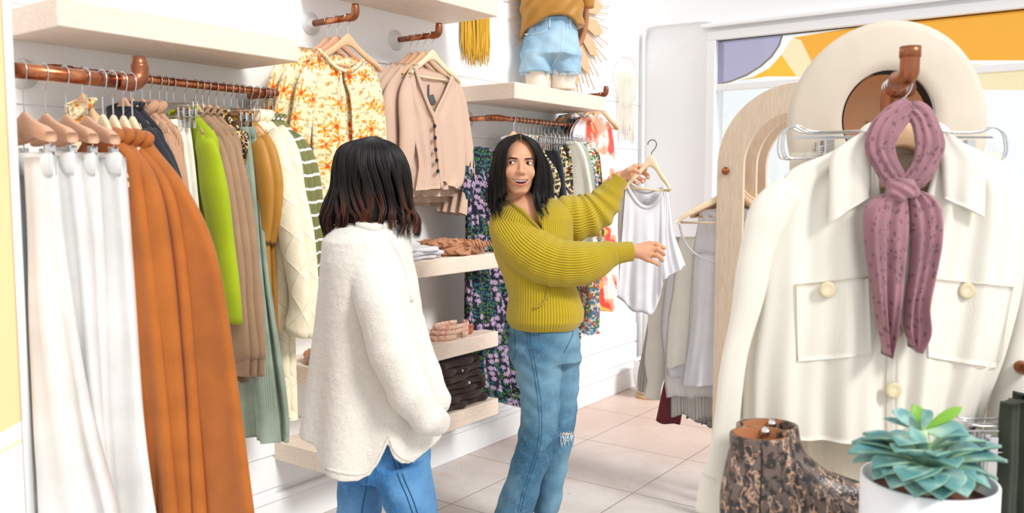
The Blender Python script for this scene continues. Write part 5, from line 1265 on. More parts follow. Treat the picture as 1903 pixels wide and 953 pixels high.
hx3 = np.array([[Q3(x, y, -.1)[0], Q3(x, y, -.1)[2]] for x, y in ((940, 66), (968, 67), (978, 52), (990, 47), (1000, 42), (1010, 36), (1020, 30), (1040, 28), (1056, 30), (1066, 36), (1074, 46), (1082, 52), (1110, 50))])
F.F += (.004*np.sin(75*F.X+8*np.sin(9*F.Z))).astype(np.float32)
F.cut((F.Z-np.interp(F.X[:, 0, 0], hx3[:, 0], hx3[:, 1])[:, None, None]).astype(np.float32), .006)
vnet(F, 'blouse_body', mc['mustard satin'], broot, cb, 2)
sleeve('sleeve', [Q3(1080, -60), Q3(1090, -20), Q3(1094, 16)], [.05, .045, .03], mc['mustard satin'], broot, 16, 14, .7, (0, -1, 0), 5, cb, .003)

# ============================================================ wall decorations
m_yarn = mat('mustard yarn', lin('#d8ab3c'), .95, fn=lambda t, c: (t.bump(t.noise(t.oc(), 300, 2), 1, .002),)); m_rattan = mat('rattan', lin('#dcb58e'), .7); m_ratd = mat('dark rattan ring', lin('#a8734c'), .6)
r = root('yarn_hanging', (-2.835, 3.62, 2.44), 'mustard yarn wall hanging below the upper shelf', 'wall hanging'); mb = MB(); rnd = random.Random(8); og = (-2.835, 3.62, 2.44)
ya, yb = at(859, 60, 'x', -2.83)[1], at(908, 60, 'x', -2.83)[1]
for k in range(46):
    y = ya+(yb-ya)*(k+rnd.random()*.5)/46; zb_ = 2.10+rnd.uniform(-.03, .04)+.02*abs(k-23)/23; x = -2.832+rnd.random()*.012
    mb.tube([(x, y, 2.46), (x+rnd.uniform(-.003, .003), y+rnd.uniform(-.004, .004), 2.3), (x, y+rnd.uniform(-.006, .006), 2.2), (x, y+rnd.uniform(-.008, .008), zb_)], [.0042, .0042, .0046, .003], 5, 3)
mb.obj('yarn_strands', m_yarn, r, og); MB().tube([(-2.83, ya-.03, 2.46), (-2.83, yb+.03, 2.46)], .008, 10).obj('dowel', m_hw, r, og)
cy, cz = 4.476, 2.53; r = root('sun_mirror', (-2.84, cy, cz), 'woven rattan sunburst mirror on the wall behind the mannequin', 'mirror'); og = (-2.84, cy, cz)
MB().lathe([(0, 0), (.25, 0), (.25, .008), (0, .008)], (-2.845, cy, cz), 40, 0).obj('mirror_glass', mat('mirror', (.9, .9, .9), .03, 1.0), r, og)
MB().tube([(-2.83, cy+.27*math.cos(a), cz+.27*math.sin(a)) for a in np.linspace(0, 2*math.pi, 48)], .016, 10, cap=False).obj('ring', m_ratd, r, og)
rays = MB(); pet = MB()
for k in range(72):
    a = k*2*math.pi/72; l = .50+.10*((k*7) % 5)/4
    rays.tube([(-2.835, cy+.28*math.cos(a), cz+.28*math.sin(a)), (-2.835, cy+l*math.cos(a), cz+l*math.sin(a))], .0032, 5)
for k in range(18):
    a = (k+.5)*2*math.pi/18; e1 = np.array([0, math.cos(a), math.sin(a)]); e2 = np.array([0, -math.sin(a), math.cos(a)])
    pet.prism([(.27, -.035), (.40, -.05), (.49, 0), (.40, .05), (.27, .035)], np.array(og)+[.008, 0, 0], e1, e2, (1, 0, 0), .004)
rays.obj('rays', m_rattan, r, og); pet.obj('woven_petals', m_rattan, r, og, False)
pc = at(1164, 150, 'x', -2.835); r = root('dreamcatcher', pc, 'thin white hoop hanging with pale strings near the wall corner', 'wall hanging')
hp = MB().tube([(-2.835, pc[1]+.17*math.cos(a), pc[2]+.17*math.sin(a)) for a in np.linspace(0, 2*math.pi, 40)], .004, 8, cap=False); m_str = mat('natural string', lin('#ece3d4'), .9)
hp.obj('hoop', mat('white wire', lin('#e6ded2'), .5), r, pc); st = MB(); rnd = random.Random(5)
for k in range(30):
    y = pc[1]-.12+.24*k/29; st.tube([(-2.832, y, pc[2]+.07-.02*abs(k-15)/15), (-2.83, y+rnd.uniform(-.01, .01), pc[2]-.12), (-2.832, y+rnd.uniform(-.01, .01), pc[2]-.34-rnd.random()*.1)], .0022, 5, 3)
st.obj('strings', m_str, r, pc)
# planter in the corner
pp = at(1197, 735, 'z', 0); pp[0] += .05; m_pot = mat('white ceramic', lin('#efece8'), .3)
r = root('planter', pp, 'round white planter on a wooden saucer in the far corner', 'planter')
MB().lathe([(0, .02), (.075, .02), (.115, .09), (.125, .17), (.12, .26), (.112, .26), (.115, .17), (.1, .1), (0, .09)], pp, 32).obj('bowl', m_pot, r, pp)
MB().lathe([(0, 0), (.10, 0), (.105, .02), (0, .02)], pp, 32).obj('saucer', m_hw, r, pp)
MB().lathe([(0, .22), (.11, .22), (.11, .235), (0, .24)], pp, 24).obj('soil', mat('potting soil', lin('#4a3a30'), .95), r, pp)

# ============================================================ arched clothes rack
ax_, az_ = -1.078, 1.53
r = root('arched_rack', (ax_, 3.6, 0), 'pale plywood clothes rack with three tall rounded arches', 'clothes rack'); og = (ax_, 3.6, 0)
for y in (3.45, 3.60, 3.72):
    Ro, Ri = .328, .215; n = 40; poly = [(-Ro, 0)]+[(-Ro*math.cos(a), az_+Ro*math.sin(a)) for a in np.linspace(0, math.pi, n)]+[(Ro, 0)]+[(Ri, 0)]+[(Ri*math.cos(a), az_+Ri*math.sin(a)) for a in np.linspace(0, math.pi, n)]+[(-Ri, 0)]
    v = [(ax_+p[0], yy, p[1]) for yy in (y-.011, y+.011) for p in poly]; m = len(poly); f = [(i, (i+1) % m, m+(i+1) % m, m+i) for i in range(m)]
    h = m//2
    for k in range(h-0): 
        a, b_, c_, d_ = k, k+1, m-2-k, m-1-k
        if k+1 <= m-2-k: f += [(a, b_, c_, d_), (m+d_, m+c_, m+b_, m+a)]
    f = [q for q in f if len(set(q)) == 4]
    MB().add(v, f, [(a[0], a[2]) for a in v]).obj('arch', m_woodp, r, og, False)
MB().box(ax_-.33, ax_-.215, 3.461, 3.589, .02, .06).box(ax_-.33, ax_-.215, 3.611, 3.709, .02, .06).obj('foot_rail', m_woodp, r, og, False)
rxr = -1.365; rzr = 1.512
MB().tube([(rxr, 3.425, rzr), (rxr, 3.76, rzr)], .0125, 14).obj('rod', m_cop, r, og)
MB().ball((rxr, 3.427, rzr), (.0165, .010, .0165), 16, 10).obj('rod_cap', m_cop, r, og)
GA = 'hangers on the arched rack'
def arack(name, label, cat_, y, m, Lp, Rp, group=None, th=.02, folds=(3, .003, .01), hang=True, seed=0, vert=False, top=None):
    Ll = np.array([at(a, b_, 'y', y) for a, b_ in Lp]); Rr = np.array([at(a, b_, 'y', y) for a, b_ in Rp]); og_ = (Ll[-1]+Rr[-1])/2
    r = root(name, og_, label, cat_, group); bag('body', Ll, Rr, th, m, r, YN, folds=folds, seed=seed, org=og_, hemw=.008)
    if hang: hanger('abc'[seed % 3], (rxr, y, rzr), 0, 'wooden hanger holding the '+label, GA)
    return r, og_
def shs(y, hx_): return [at(a, b_, 'y', y) for a, b_ in hx_]
# front white camisole: scooped neck and straps
y = 3.472; og_ = at(1350, 720, 'y', y); r = root('camisole', og_, 'white strappy camisole at the front of the arched rack', 'camisole')
tp = [(1290, 470), (1300, 474), (1318, 482), (1345, 484), (1375, 480), (1398, 472), (1408, 466)]; bt = [(1268, 716), (1290, 722), (1320, 728), (1345, 730), (1375, 728), (1405, 722), (1425, 716)]
bag('body', shs(y, [(1290, 470), (1288, 520), (1284, 600), (1274, 670), (1267, 716)]), shs(y, [(1408, 468), (1410, 520), (1414, 600), (1420, 670), (1428, 716)]), .026, mc['white jersey'], r, YN, folds=(2.5, .003, .012), seed=3, org=og_, nu=40)
MB().tube(shs(y-.012, [(1262, 416), (1272, 448), (1290, 470), (1318, 484), (1345, 487), (1375, 483), (1400, 470), (1425, 432)]), .006, 8, 6, flat=.4, up=(0, 0, 1)).obj('strap', mc['white jersey'], r, og_)
hanger('e', (rxr, y, rzr), .30, 'pale wooden hanger holding the strappy camisole', GA)
lst = [('tank_top', 'white tank top behind the strappy camisole', 'top', 3.49, 'white jersey', [(1300, 392), (1296, 420), (1288, 470), (1280, 600), (1272, 690)], [(1312, 388), (1400, 392), (1408, 470), (1410, 600), (1412, 690)]),
       ('ivory_top', 'ivory top with loose sides hanging under the held white top', 'top', 3.505, 'ivory jersey', [(1262, 440), (1256, 480), (1250, 540), (1240, 600), (1236, 680)], [(1330, 440), (1380, 480), (1400, 540), (1400, 600), (1400, 684)]),
       ('white_shirt', 'loose white shirt on the arched rack', 'shirt', 3.52, 'white jersey', [(1250, 445), (1240, 500), (1232, 560), (1228, 620), (1240, 700)], [(1330, 440), (1380, 480), (1400, 540), (1400, 600), (1400, 700)]),
       ('voile_blouse', 'long sheer grey-white blouse on the arched rack', 'blouse', 3.54, 'grey white voile', [(1252, 440), (1240, 540), (1236, 640), (1234, 700), (1238, 736)], [(1330, 440), (1380, 480), (1410, 600), (1410, 700), (1410, 740)]),
       ('knit_sweater', 'grey open-knit sweater with a frayed hem on the arched rack', 'sweater', 3.56, 'grey open knit', [(1262, 440), (1250, 540), (1246, 640), (1245, 700), (1246, 772)], [(1330, 440), (1380, 480), (1410, 600), (1410, 700), (1410, 784)]),
       ('crochet_dress', 'maroon crochet dress, its flared hem lowest on the arched rack', 'dress', 3.58, 'maroon crochet', [(1270, 440), (1262, 540), (1250, 640), (1236, 700), (1219, 780)], [(1300, 440), (1310, 540), (1296, 640), (1280, 700), (1264, 792)]),
       ('knit_sweater', 'second grey knit sweater, nearer the post of the arched rack', 'sweater', 3.625, 'grey open knit', [(1300, 440), (1290, 540), (1280, 640), (1276, 700), (1275, 778)], [(1350, 440), (1390, 480), (1410, 600), (1410, 700), (1410, 800)]),
       ('grey_top', 'grey green top at the back of the arched rack', 'top', 3.65, 'grey green cloth', [(1310, 440), (1306, 540), (1304, 640), (1303, 700), (1303, 790)], [(1350, 440), (1390, 480), (1410, 600), (1410, 700), (1410, 796)]),
       ('crochet_vest', 'maroon crochet piece peeking out beside the rack post', 'top', 3.68, 'maroon crochet', [(1310, 440), (1306, 540), (1304, 640), (1302, 700), (1300, 788)], [(1350, 440), (1390, 480), (1410, 600), (1410, 700), (1410, 806)])]
for i, (nm, lb, ct, y, mk, Lp, Rp) in enumerate(lst): arack(nm, lb, ct, y, mc[mk], Lp, Rp, seed=i, folds=(3.5, .003, .014) if 'maroon' not in mk else (.8, .001, .004))
y = 3.70; og_ = at(1215, 730, 'y', y); r = root('puff_sleeve_blouse', og_, 'ivory blouse with a gathered puff sleeve hanging left of the arched rack', 'blouse')
bag('body', shs(y, [(1262, 440), (1240, 500), (1222, 560), (1212, 620), (1208, 690)]), shs(y, [(1330, 440), (1340, 500), (1340, 560), (1340, 620), (1336, 690)]), .03, mc['ivory jersey'], r, YN, folds=(4, .004, .014), seed=6, org=og_)
sleeve('sleeve', shs(y-.03, [(1250, 470), (1236, 530), (1228, 580), (1224, 620), (1220, 680), (1217, 715), (1215, 728)]), [.045, .06, .062, .058, .058, .036, .034], mc['ivory jersey'], r, 24, 30, .5, YN, 4, og_, .006)
sleeve('cuff', shs(y-.03, [(1217, 708), (1214, 722), (1213, 740)]), [.036, .038, .042], mc['ivory jersey'], r, 20, 8, .5, YN, 4, og_, .001)
hanger('b', (rxr, y, rzr), 0, 'wooden hanger holding the puff sleeve blouse', GA)
y = 3.745; arack('crochet_cardigan', 'grey crochet cardigan, farthest left edge of the arched rack', 'cardigan', y, mc['grey open knit'], [(1225, 470), (1210, 560), (1196, 640), (1186, 690), (1184, 722)], [(1260, 470), (1250, 560), (1240, 640), (1230, 690), (1222, 742)], seed=2)

# ============================================================ the held white top and its hanger
DT = 3.40
def QT(px, py, dd=0.0): return V(px, py, DT+dd)
h_ = hanger('h', (0, 0, 0), 0, 'maple hanger held up in the laughing woman’s raised hand', None)
hp_ = QT(1212, 268, -.042); w_ = hp_[0]*RV+hp_[1]*BV; h_.location = (w_[0], w_[1], hp_[2]); h_.rotation_euler = (0, math.radians(4), YAW+math.radians(-18))
ct = QT(1200, 580); r = vroot('sleeveless_shirt', ct, 'white sleeveless top on the hanger held by the laughing woman', 'top')
ND = (0.15, -1, 0)
def qp(P, dd=0.0): return np.array([QT(a, b_, dd) for a, b_ in P])
bag('front_panel', qp([(1163, 338), (1170, 352), (1178, 366), (1190, 379), (1203, 383), (1217, 375), (1226, 360), (1232, 344), (1240, 346)], -.012),
    qp([(1146, 552), (1160, 562), (1172, 576), (1180, 580), (1192, 580), (1203, 584), (1212, 586), (1224, 560), (1232, 528)], -.02), .02, mc['white jersey'], r, ND, vert=True, folds=(2.5, .001, .014), seed=5, org=ct, nu=34, nv=44, power=.3)
bag('back_panel', qp([(1160, 345), (1172, 345), (1185, 352), (1205, 357), (1222, 351), (1238, 345)], .02), qp([(1150, 548), (1170, 553), (1190, 556), (1205, 556), (1222, 548), (1230, 528)], .03), .008, mc['white jersey'], r, ND, vert=True, folds=(2, .001, .01), seed=8, org=ct, nu=24, nv=30, power=.3)
bag('side_flare', qp([(1163, 340), (1152, 362), (1148, 420), (1150, 500), (1148, 550)], .0), qp([(1170, 352), (1166, 380), (1165, 440), (1168, 510), (1171, 555)], -.004), .014, mc['white jersey'], r, ND, folds=(1, .001, .006), seed=5, org=ct)
bag('side_flare', qp([(1230, 350), (1232, 380), (1228, 430), (1226, 480), (1231, 520)], -.014), qp([(1241, 352), (1246, 390), (1252, 430), (1264, 465), (1274, 492)], -.01), .02, mc['white jersey'], r, ND, folds=(1.5, .001, .010), seed=9, org=ct)
MB().tube(qp([(1163, 336), (1170, 353), (1179, 368), (1191, 381), (1204, 385), (1218, 377), (1228, 361), (1235, 343)], -.022), .006, 8, 4, flat=.4, up=(0, 0, 1)).obj('neck_binding', mc['white jersey'], r, ct)
MB().tube(qp([(1163, 336), (1178, 347), (1200, 355), (1220, 350), (1235, 343)], .012), .006, 8, 4, flat=.4, up=(0, 0, 1)).obj('neck_binding', mc['white jersey'], r, ct)
lb_ = qp([(1199, 369), (1208, 370), (1207, 377), (1198, 376)], .012); MB().add(lb_, [(0, 1, 2, 3)]).obj('care_label', mat('pale grey label', lin('#c9c6c0'), .8), r, ct, False)
# ============================================================ foreground: table, stand, jacket, hat, scarf, boots, succulent
TZ = .915
def vbox(x0, x1, y0, y1, z0, z1, b=0.0): return MB().box(x0, x1, y0, y1, z0, z1, b)
tr_ = vroot('glass_table', (.55, 1.15, 0), 'glass topped display table holding boots and succulent', 'table'); tg = (.55, 1.15, 0)
tx0, tx1 = V(1345, 900, 1.45)[0], V(1343, 900, 1.45)[0]+.43
vbox(tx0, tx1, .78, 1.45, TZ-.010, TZ, .001).obj('glass_top', m_glass, tr_, tg, False)
m_brass = mat('brushed brass', lin('#b99a6a'), .35, 1.0)
for x in (tx0+.03, tx1-.05):
    for y in (.81, 1.42): vbox(x, x+.02, y-.01, y+.01, 0, TZ-.010, .002).obj('leg', m_brass, tr_, tg, False)
vbox(tx0+.03, tx1-.03, .80, .82, TZ-.03, TZ-.0101).box(tx0+.03, tx1-.03, 1.41, 1.43, TZ-.03, TZ-.0101).obj('apron', m_brass, tr_, tg, False)
# copper stand
DP = 1.64; P0 = V(1656, 168, DP); sroot2 = vroot('copper_stand', (P0[0], DP, 0), 'copper pipe stand with an upturned arm in the right foreground', 'clothes stand'); sg = (P0[0], DP, 0)
ze = P0[2]; tip = V(1690, 140, 1.44); tip[2] = ze
MB().tube([(P0[0], DP, .01), (P0[0], DP, ze-.02)], .0145, 16).obj('post', m_cop, sroot2, sg)
MB().tube([(P0[0], DP, ze-.075), (P0[0], DP, ze-.045)], .0175, 16).tube([(P0[0], DP, ze-.05), (P0[0], DP, ze-.012), (P0[0]+.004, DP-.012, ze), (P0[0]+.012, DP-.045, ze)], .0175, 16, 4).obj('elbow', m_copd, sroot2, sg)
MB().tube([(P0[0], DP-.01, ze), tip+[0, .02, 0]], .0145, 16).obj('arm', m_cop, sroot2, sg)
MB().tube([tip+[0, .045, 0], tip+[0, .016, 0], tip+[0, .002, .006], tip+[0, 0, .02], tip+[0, 0, .046]], .0155, 16, 4).tube([tip+[0, 0, .032], tip+[0, 0, .050]], .0170, 16).obj('upturned_end', m_copd, sroot2, sg)
MB().lathe([(0, 0), (.16, 0), (.16, .012), (.03, .02), (.025, .035), (0, .035)], (P0[0], DP, 0), 32).obj('base', m_dk, sroot2, sg)
# lower arm for the dark trousers
zl = V(1880, 700, 1.42)[2]
xa = V(1925, 700, 1.42)[0]
MB().tube([(P0[0], DP, zl), (xa, DP-.02, zl), (xa+.02, DP-.1, zl), (xa+.02, 1.34, zl)], .012, 14, 4).obj('side_arm', m_cop, sroot2, sg)
# hat
DHt = 1.75; hc_ = V(1657, 236, DHt); m_felt = mat('cream felt', lin('#d3c7b6'), .9, fn=f_cloth(300, .2, .03), sheen=.3); m_felti = mat('tan hat lining', lin('#d9ae88'), .7); m_blk = mat('black ribbon', lin('#1c1918'), .5)
hroot = vroot('felt_hat', hc_, 'wide-brimmed cream felt hat hanging behind the cream jacket', 'hat')
Rb = 187/1585*DHt; mb = MB(); v = []; f = []; n = 72; rad = [.098, .10, .125, .16, .19, Rb, Rb, .19, .16, .125, .103]; yy = [-.001, -.005, -.006, -.002, .004, .010, .013, .008, .002, -.002, .004]
oc_ = V(1650, 222, DHt)-hc_
for k in range(len(rad)):
    for j in range(n):
        a = j*2*math.pi/n; t_ = (rad[k]-.098)/(Rb-.098); t_ = max(0, t_)
        sx = rad[k]*(1 if t_ > .5 else .96+.04*t_*2); sz = rad[k]*(1.0+.03*t_)
        v.append(hc_+np.array([sx*math.cos(a)+oc_[0]*(1-t_), yy[k]+.012*math.cos(2*a)*t_, sz*math.sin(a)+oc_[2]*(1-t_)]))
K = len(rad); f = [(k*n+j, k*n+(j+1) % n, ((k+1) % K)*n+(j+1) % n, ((k+1) % K)*n+j) for k in range(K) for j in range(n)]
mb.add(v, f).obj('brim', m_felt, hroot, hc_)
cr = []; prof = [(.0985, .004), (.0975, .03), (.094, .07), (.086, .10), (.06, .112), (.02, .106), (0.0005, .104)]; 
def crown(prof, off, nm, m):
    v = []; 
    for p in prof:
        for j in range(n):
            a = j*2*math.pi/n; v.append(hc_+oc_+np.array([(p[0]+off)*.96*math.cos(a), p[1]+off, (p[0]+off)*math.sin(a)*(1.0)]))
    K = len(prof); MB().add(v, [(k*n+j, k*n+(j+1) % n, (k+1)*n+(j+1) % n, (k+1)*n+j) for k in range(K-1) for j in range(n)]).obj(nm, m, hroot, hc_)
crown(prof, .003, 'crown', m_felt); crown(prof, -.002, 'lining', m_felti)
v = []
for yk, rk in ((-.001, .0955), (.022, .0935), (.022, .0925), (-.001, .0945)):
    for j in range(n):
        a = j*2*math.pi/n; v.append(hc_+oc_+np.array([rk*.96*math.cos(a), yk, rk*math.sin(a)]))
MB().add(v, [(k*n+j, k*n+(j+1) % n, ((k+1) % 4)*n+(j+1) % n, ((k+1) % 4)*n+j) for k in range(4) for j in range(n)]).obj('sweatband', m_blk, hroot, hc_)
# hook peg that carries the hat
# clip hangers with cream trousers on the arm
m_can = mat('cream canvas', lin('#e6e1d5'), .85, fn=f_rib(.0024, .12, 0, .0003, .03)); m_can2 = mat('cream trouser canvas', lin('#dcd2c0'), .85, fn=f_cloth(500, .3, .04))
GS = 'hangers on the foreground stand'
ax0, ay0 = P0[0], DP
def onarm(t): p = np.array([P0[0], DP, ze])*(1-t)+np.array([tip[0], tip[1], ze])*t; return p
def vw(p): w = p[0]*RV+p[1]*BV; return (w[0], w[1], p[2])
for i, t in enumerate((.18, .30, .42)):
    p = onarm(t); h_ = hanger('k', vw(p), YAW+(-.07, .03, .08)[i], ('rear', 'middle', 'front')[i]+' wire clip hanger on the foreground copper stand', GS); h_.scale = (1.22, 1.1, 1.05)
    xo = (.0, -.01, .01)[i]; z0 = ze-.075-.052; zz = [z0, z0-.25, z0-.55, .50+.05*i]; hw = (.185, .18, .175)[i]
    r = vroot('trousers', (p[0], p[1], zz[-1]), ('rear', 'middle', 'front')[i]+' cream trousers clipped behind the cream jacket', 'trousers', 'cream trousers behind the jacket'); og_ = (p[0], p[1], zz[-1])
    for s in (-1, 1):
        A = [(p[0]+xo+s*.004, p[1], z) for z in zz]; Bq = [(p[0]+xo+s*w, p[1], z) for z, w in zip(zz, (hw, hw+.005, hw-.02, hw-.04))]
        bag('leg', A if s > 0 else Bq, Bq if s > 0 else A, .026, m_can2, r, (0, -1, 0), folds=(2, .002, .012), seed=i*3+s, org=og_, nu=16)
    MB().tube([(p[0]+xo-hw, p[1]-.003, z0-.012), (p[0]+xo, p[1]-.01, z0-.012), (p[0]+xo+hw, p[1]-.003, z0-.012)], .02, 8, 4, flat=.4, up=(0, 0, 1)).obj('waistband', m_can2, r, og_)
# jacket
DJ = 1.50; SJ = DJ/1585
def QJ(px, py, dd=0.0): return V(px, py, DJ+dd)
def jp(P, dd=0.0): return np.array([QJ(a, b_, dd) for a, b_ in P])
cj = QJ(1660, 820); jr = vroot('canvas_jacket', cj, 'cream canvas jacket with chest pockets and wide collar on the foreground stand', 'jacket')
NJ = (0, -1, 0)
bag('back_panel', jp([(1625, 238), (1560, 270), (1470, 330), (1425, 420), (1402, 560), (1384, 680), (1380, 790)], .05), jp([(1735, 238), (1800, 270), (1880, 330), (1900, 420), (1896, 560), (1850, 690), (1815, 800)], .05), .012, m_can, jr, NJ, folds=(3, .002, .012), seed=2, org=cj, nu=40, power=.3)
bag('front_panel', jp([(1606, 250), (1540, 284), (1462, 322), (1428, 400), (1419, 500), (1417, 559), (1404, 664), (1400, 740), (1400, 812)], -.01), jp([(1618, 262), (1628, 320), (1640, 380), (1655, 440), (1668, 500), (1672, 559), (1672, 664), (1672, 740), (1672, 822)], -.03), .03, m_can, jr, NJ, folds=(2.2, .004, .008), seed=8, org=cj, nu=44, nv=60, power=.4, wr=.005)
bag('front_panel', jp([(1742, 262), (1735, 320), (1715, 380), (1690, 440), (1668, 500), (1664, 559), (1662, 664), (1662, 740), (1662, 824)], -.034), jp([(1756, 250), (1830, 284), (1890, 322), (1908, 400), (1904, 500), (1896, 559), (1868, 664), (1840, 740), (1820, 826)], -.01), .03, m_can, jr, NJ, folds=(2.2, .004, .009), seed=13, org=cj, nu=44, nv=60, power=.4, wr=.005)
sleeve('sleeve', jp([(1474, 348), (1430, 400), (1404, 473), (1387, 570), (1364, 670), (1350, 780), (1338, 880), (1330, 945)], -.02), np.array([28, 38, 29, 24, 25, 29, 30, 29])*SJ, m_can, jr, 28, 50, .6, NJ, 3, cj, .006, 22)
sleeve('sleeve', jp([(1866, 345), (1905, 400), (1918, 480), (1912, 580), (1890, 690), (1862, 790), (1846, 850)], .02), np.array([30, 42, 40, 36, 34, 32, 30])*SJ, m_can, jr, 28, 50, .6, NJ, 5, cj, .006, 22)
sleeve('cuff', jp([(1336, 885), (1330, 915), (1327, 950)], -.02), np.array([33, 34, 36])*SJ, m_can, jr, 24, 10, .6, NJ, 3, cj, .001)
def leaf3(name, P, dd, th, m, parent, org):      # folded collar leaf from a pixel outline
    C_ = jp(P, dd); c = C_.mean(0); c[1] -= .012; mb = MB(); n = len(C_); back = C_+[0, .010, 0]
    v = list(C_)+[c]+list(back)+[c+[0, .010, 0]]
    f = [(i, (i+1) % n, n) for i in range(n)]+[(n+1+(i+1) % n, n+1+i, 2*n+1) for i in range(n)]+[((i+1) % n, i, n+1+i, n+1+(i+1) % n) for i in range(n)]
    return mb.add(v, f).obj(name, m, parent, org)
def collar_leaf(L_, R_, dd, seed):
    bag('collar', jp(L_, dd), jp(R_, dd), .014, m_can, jr, NJ, folds=(1, .001, .003), seed=seed, org=cj, nu=16, nv=20, power=.3)
collar_leaf([(1600, 246), (1566, 268), (1543, 292), (1541, 350), (1539, 414)], [(1618, 243), (1628, 262), (1620, 300), (1618, 335), (1616, 366)], -.045, 4)
collar_leaf([(1744, 243), (1740, 262), (1748, 300), (1751, 335), (1753, 368)], [(1765, 248), (1800, 272), (1832, 300), (1832, 350), (1830, 404)], -.045, 7)
MB().tube(jp([(1604, 250), (1622, 238), (1650, 244), (1680, 250), (1710, 246), (1740, 238), (1758, 250)], .02), .011, 10, 5, flat=.5).obj('collar_stand', m_can, jr, cj)
tk2 = None
for o in list(jr.children): c_root[o.name] = np.array(cj)
tj2 = bvh_of(*[o for o in jr.children if o.name.startswith('front_panel')])
m_stitch = mat('cream stitching', lin('#d4cab8'), .8); m_cb = mat('cream horn button', lin('#d8caa8'), .3)
def patch(name, poly_, lift, n=14):
    # pocket laid on the cloth: bilinear grid from four corners
    a, b_, c_, d_ = [np.array(p, float) for p in poly_]; v = []; 
    for i in range(n+1):
        for j in range(n+1):
            s, t = j/n, i/n; p = (a*(1-s)+b_*s)*(1-t)+(d_*(1-s)+c_*s)*t; v.append(onto(tj2, p[0], p[1], lift, DJ))
    v = np.array(v); m_ = n+1; w = v+[0, .004, 0]; mb = MB(); N = len(v)
    f = [(i*m_+j, i*m_+j+1, (i+1)*m_+j+1, (i+1)*m_+j) for i in range(n) for j in range(n)]; f += [tuple(N+k for k in q[::-1]) for q in f]
    ed = [j for j in range(m_)]+[i*m_+n for i in range(1, m_)]+[n*m_+j for j in range(n-1, -1, -1)]+[i*m_ for i in range(n-1, 0, -1)]
    f += [(ed[k], ed[(k+1) % len(ed)], N+ed[(k+1) % len(ed)], N+ed[k]) for k in range(len(ed))]
    return mb.add(np.concatenate([v, w]), f).obj(name, m_can, jr, cj)
patch('pocket', ((1478, 528), (1614, 514), (1620, 660), (1482, 672)), .0032); patch('pocket', ((1722, 516), (1884, 533), (1852, 684), (1726, 664)), .0032)
seam('pocket_stitch', [(1480, 530), (1540, 522), (1613, 516)], .0007, m_stitch, tj2, jr, cj, lift=.0038); seam('pocket_stitch', [(1480, 530), (1481, 600), (1483, 670)], .0007, m_stitch, tj2, jr, cj, lift=.0038)
seam('pocket_stitch', [(1724, 518), (1800, 525), (1882, 534)], .0007, m_stitch, tj2, jr, cj, lift=.0038); seam('pocket_stitch', [(1882, 534), (1868, 610), (1851, 682), (1790, 674), (1728, 664)], .0007, m_stitch, tj2, jr, cj, lift=.0038)
seam('placket_stitch', [(1640, 430), (1648, 500), (1648, 650), (1648, 820)], .0009, m_stitch, tj2, jr, cj, lift=.001)
for a, b_ in ((1537, 538), (1796, 540), (1662, 616), (1660, 725)):
    p = onto(tj2, a, b_, .008, DJ); MB().lathe([(0, 0), (.0125, 0), (.0145, -.002), (.013, -.0045), (.008, -.003), (0, -.003)], p, 24, 1).obj('button', m_cb, jr, cj)
lab = jp([(1664, 392), (1690, 392), (1690, 420), (1664, 420)], .03); MB().add(lab, [(0, 1, 2, 3)]).obj('neck_label', mat('cream label', lin('#e6e0d2'), .8), jr, cj, False)
p = onarm(.68); h_ = hanger('r', vw(p), YAW, 'pale wooden hanger inside the cream canvas jacket', GS)
for i, t in enumerate((.52, .60)):
    p = onarm(t); hanger('r', vw(p), YAW+(.05, -.04)[i], ('rear', 'second')[i]+' wooden hanger squeezed behind the cream jacket', GS)
# scarf
def f_scarf(t, c):
    v = t.uv(); w = warp(t, v, .01, 30); q = t.vor(t.vm('MULTIPLY', w, (1, .45, 1)), 150, 1.0); k = t.m('MULTIPLY', t.m('LESS_THAN', q.outputs['Distance'], t.m('MULTIPLY', t.noise(w, 14), .5)), t.m('GREATER_THAN', t.sep(q.outputs['Color'])[0], .45))
    n = t.noise(v, 12, 3); a = t.mix(t.step(n, .35, .65), tuple(x*.85 for x in c), tuple(min(1, x*1.2) for x in c)); t.col(t.mix(t.m('MULTIPLY', k, .5), a, lin('#3b2a33')))
m_sc = mat('mauve printed silk', lin('#946870'), .5, fn=f_scarf, sheen=.3)
DS = 1.435
def jq(P, dd=0.0): return np.array([V(a, b_, DS+dd) for a, b_ in P])
cs_ = V(1680, 400, DS); sr = vroot('silk_scarf', cs_, 'mauve printed silk scarf knotted around the jacket collar', 'scarf')
SS = DS/1585
sleeve('neck_loop', jq([(1694, 196), (1672, 212), (1646, 240), (1636, 270), (1645, 300), (1660, 328), (1674, 346)], 0), np.array([13, 21, 27, 26, 23, 20, 15])*SS, m_sc, sr, 60, 60, .4, NJ, 2, cs_, .002, 60, lf=.0022, lk=9)
sleeve('neck_loop', jq([(1690, 198), (1708, 212), (1722, 240), (1728, 270), (1720, 302), (1704, 328), (1686, 346)], 0), np.array([13, 20, 24, 25, 24, 20, 14])*SS, m_sc, sr, 60, 60, .4, NJ, 5, cs_, .002, 60, lf=.0022, lk=8)
F = Field(V(1640, 390, DS)-[0, .05, 0], V(1712, 312, DS)+[0, .05, 0], .0022)
F.F = F.ell(V(1675, 352, DS-.012), (.027, .017, .019), 0, .35); F.F += (.0018*np.sin(380*(F.Z+.6*F.X))).astype(np.float32); F.un(F.cone(V(1655, 340, DS), V(1700, 358, DS-.012), .011, .009), .004)
vnet(F, 'knot', m_sc, sr, cs_, 1)
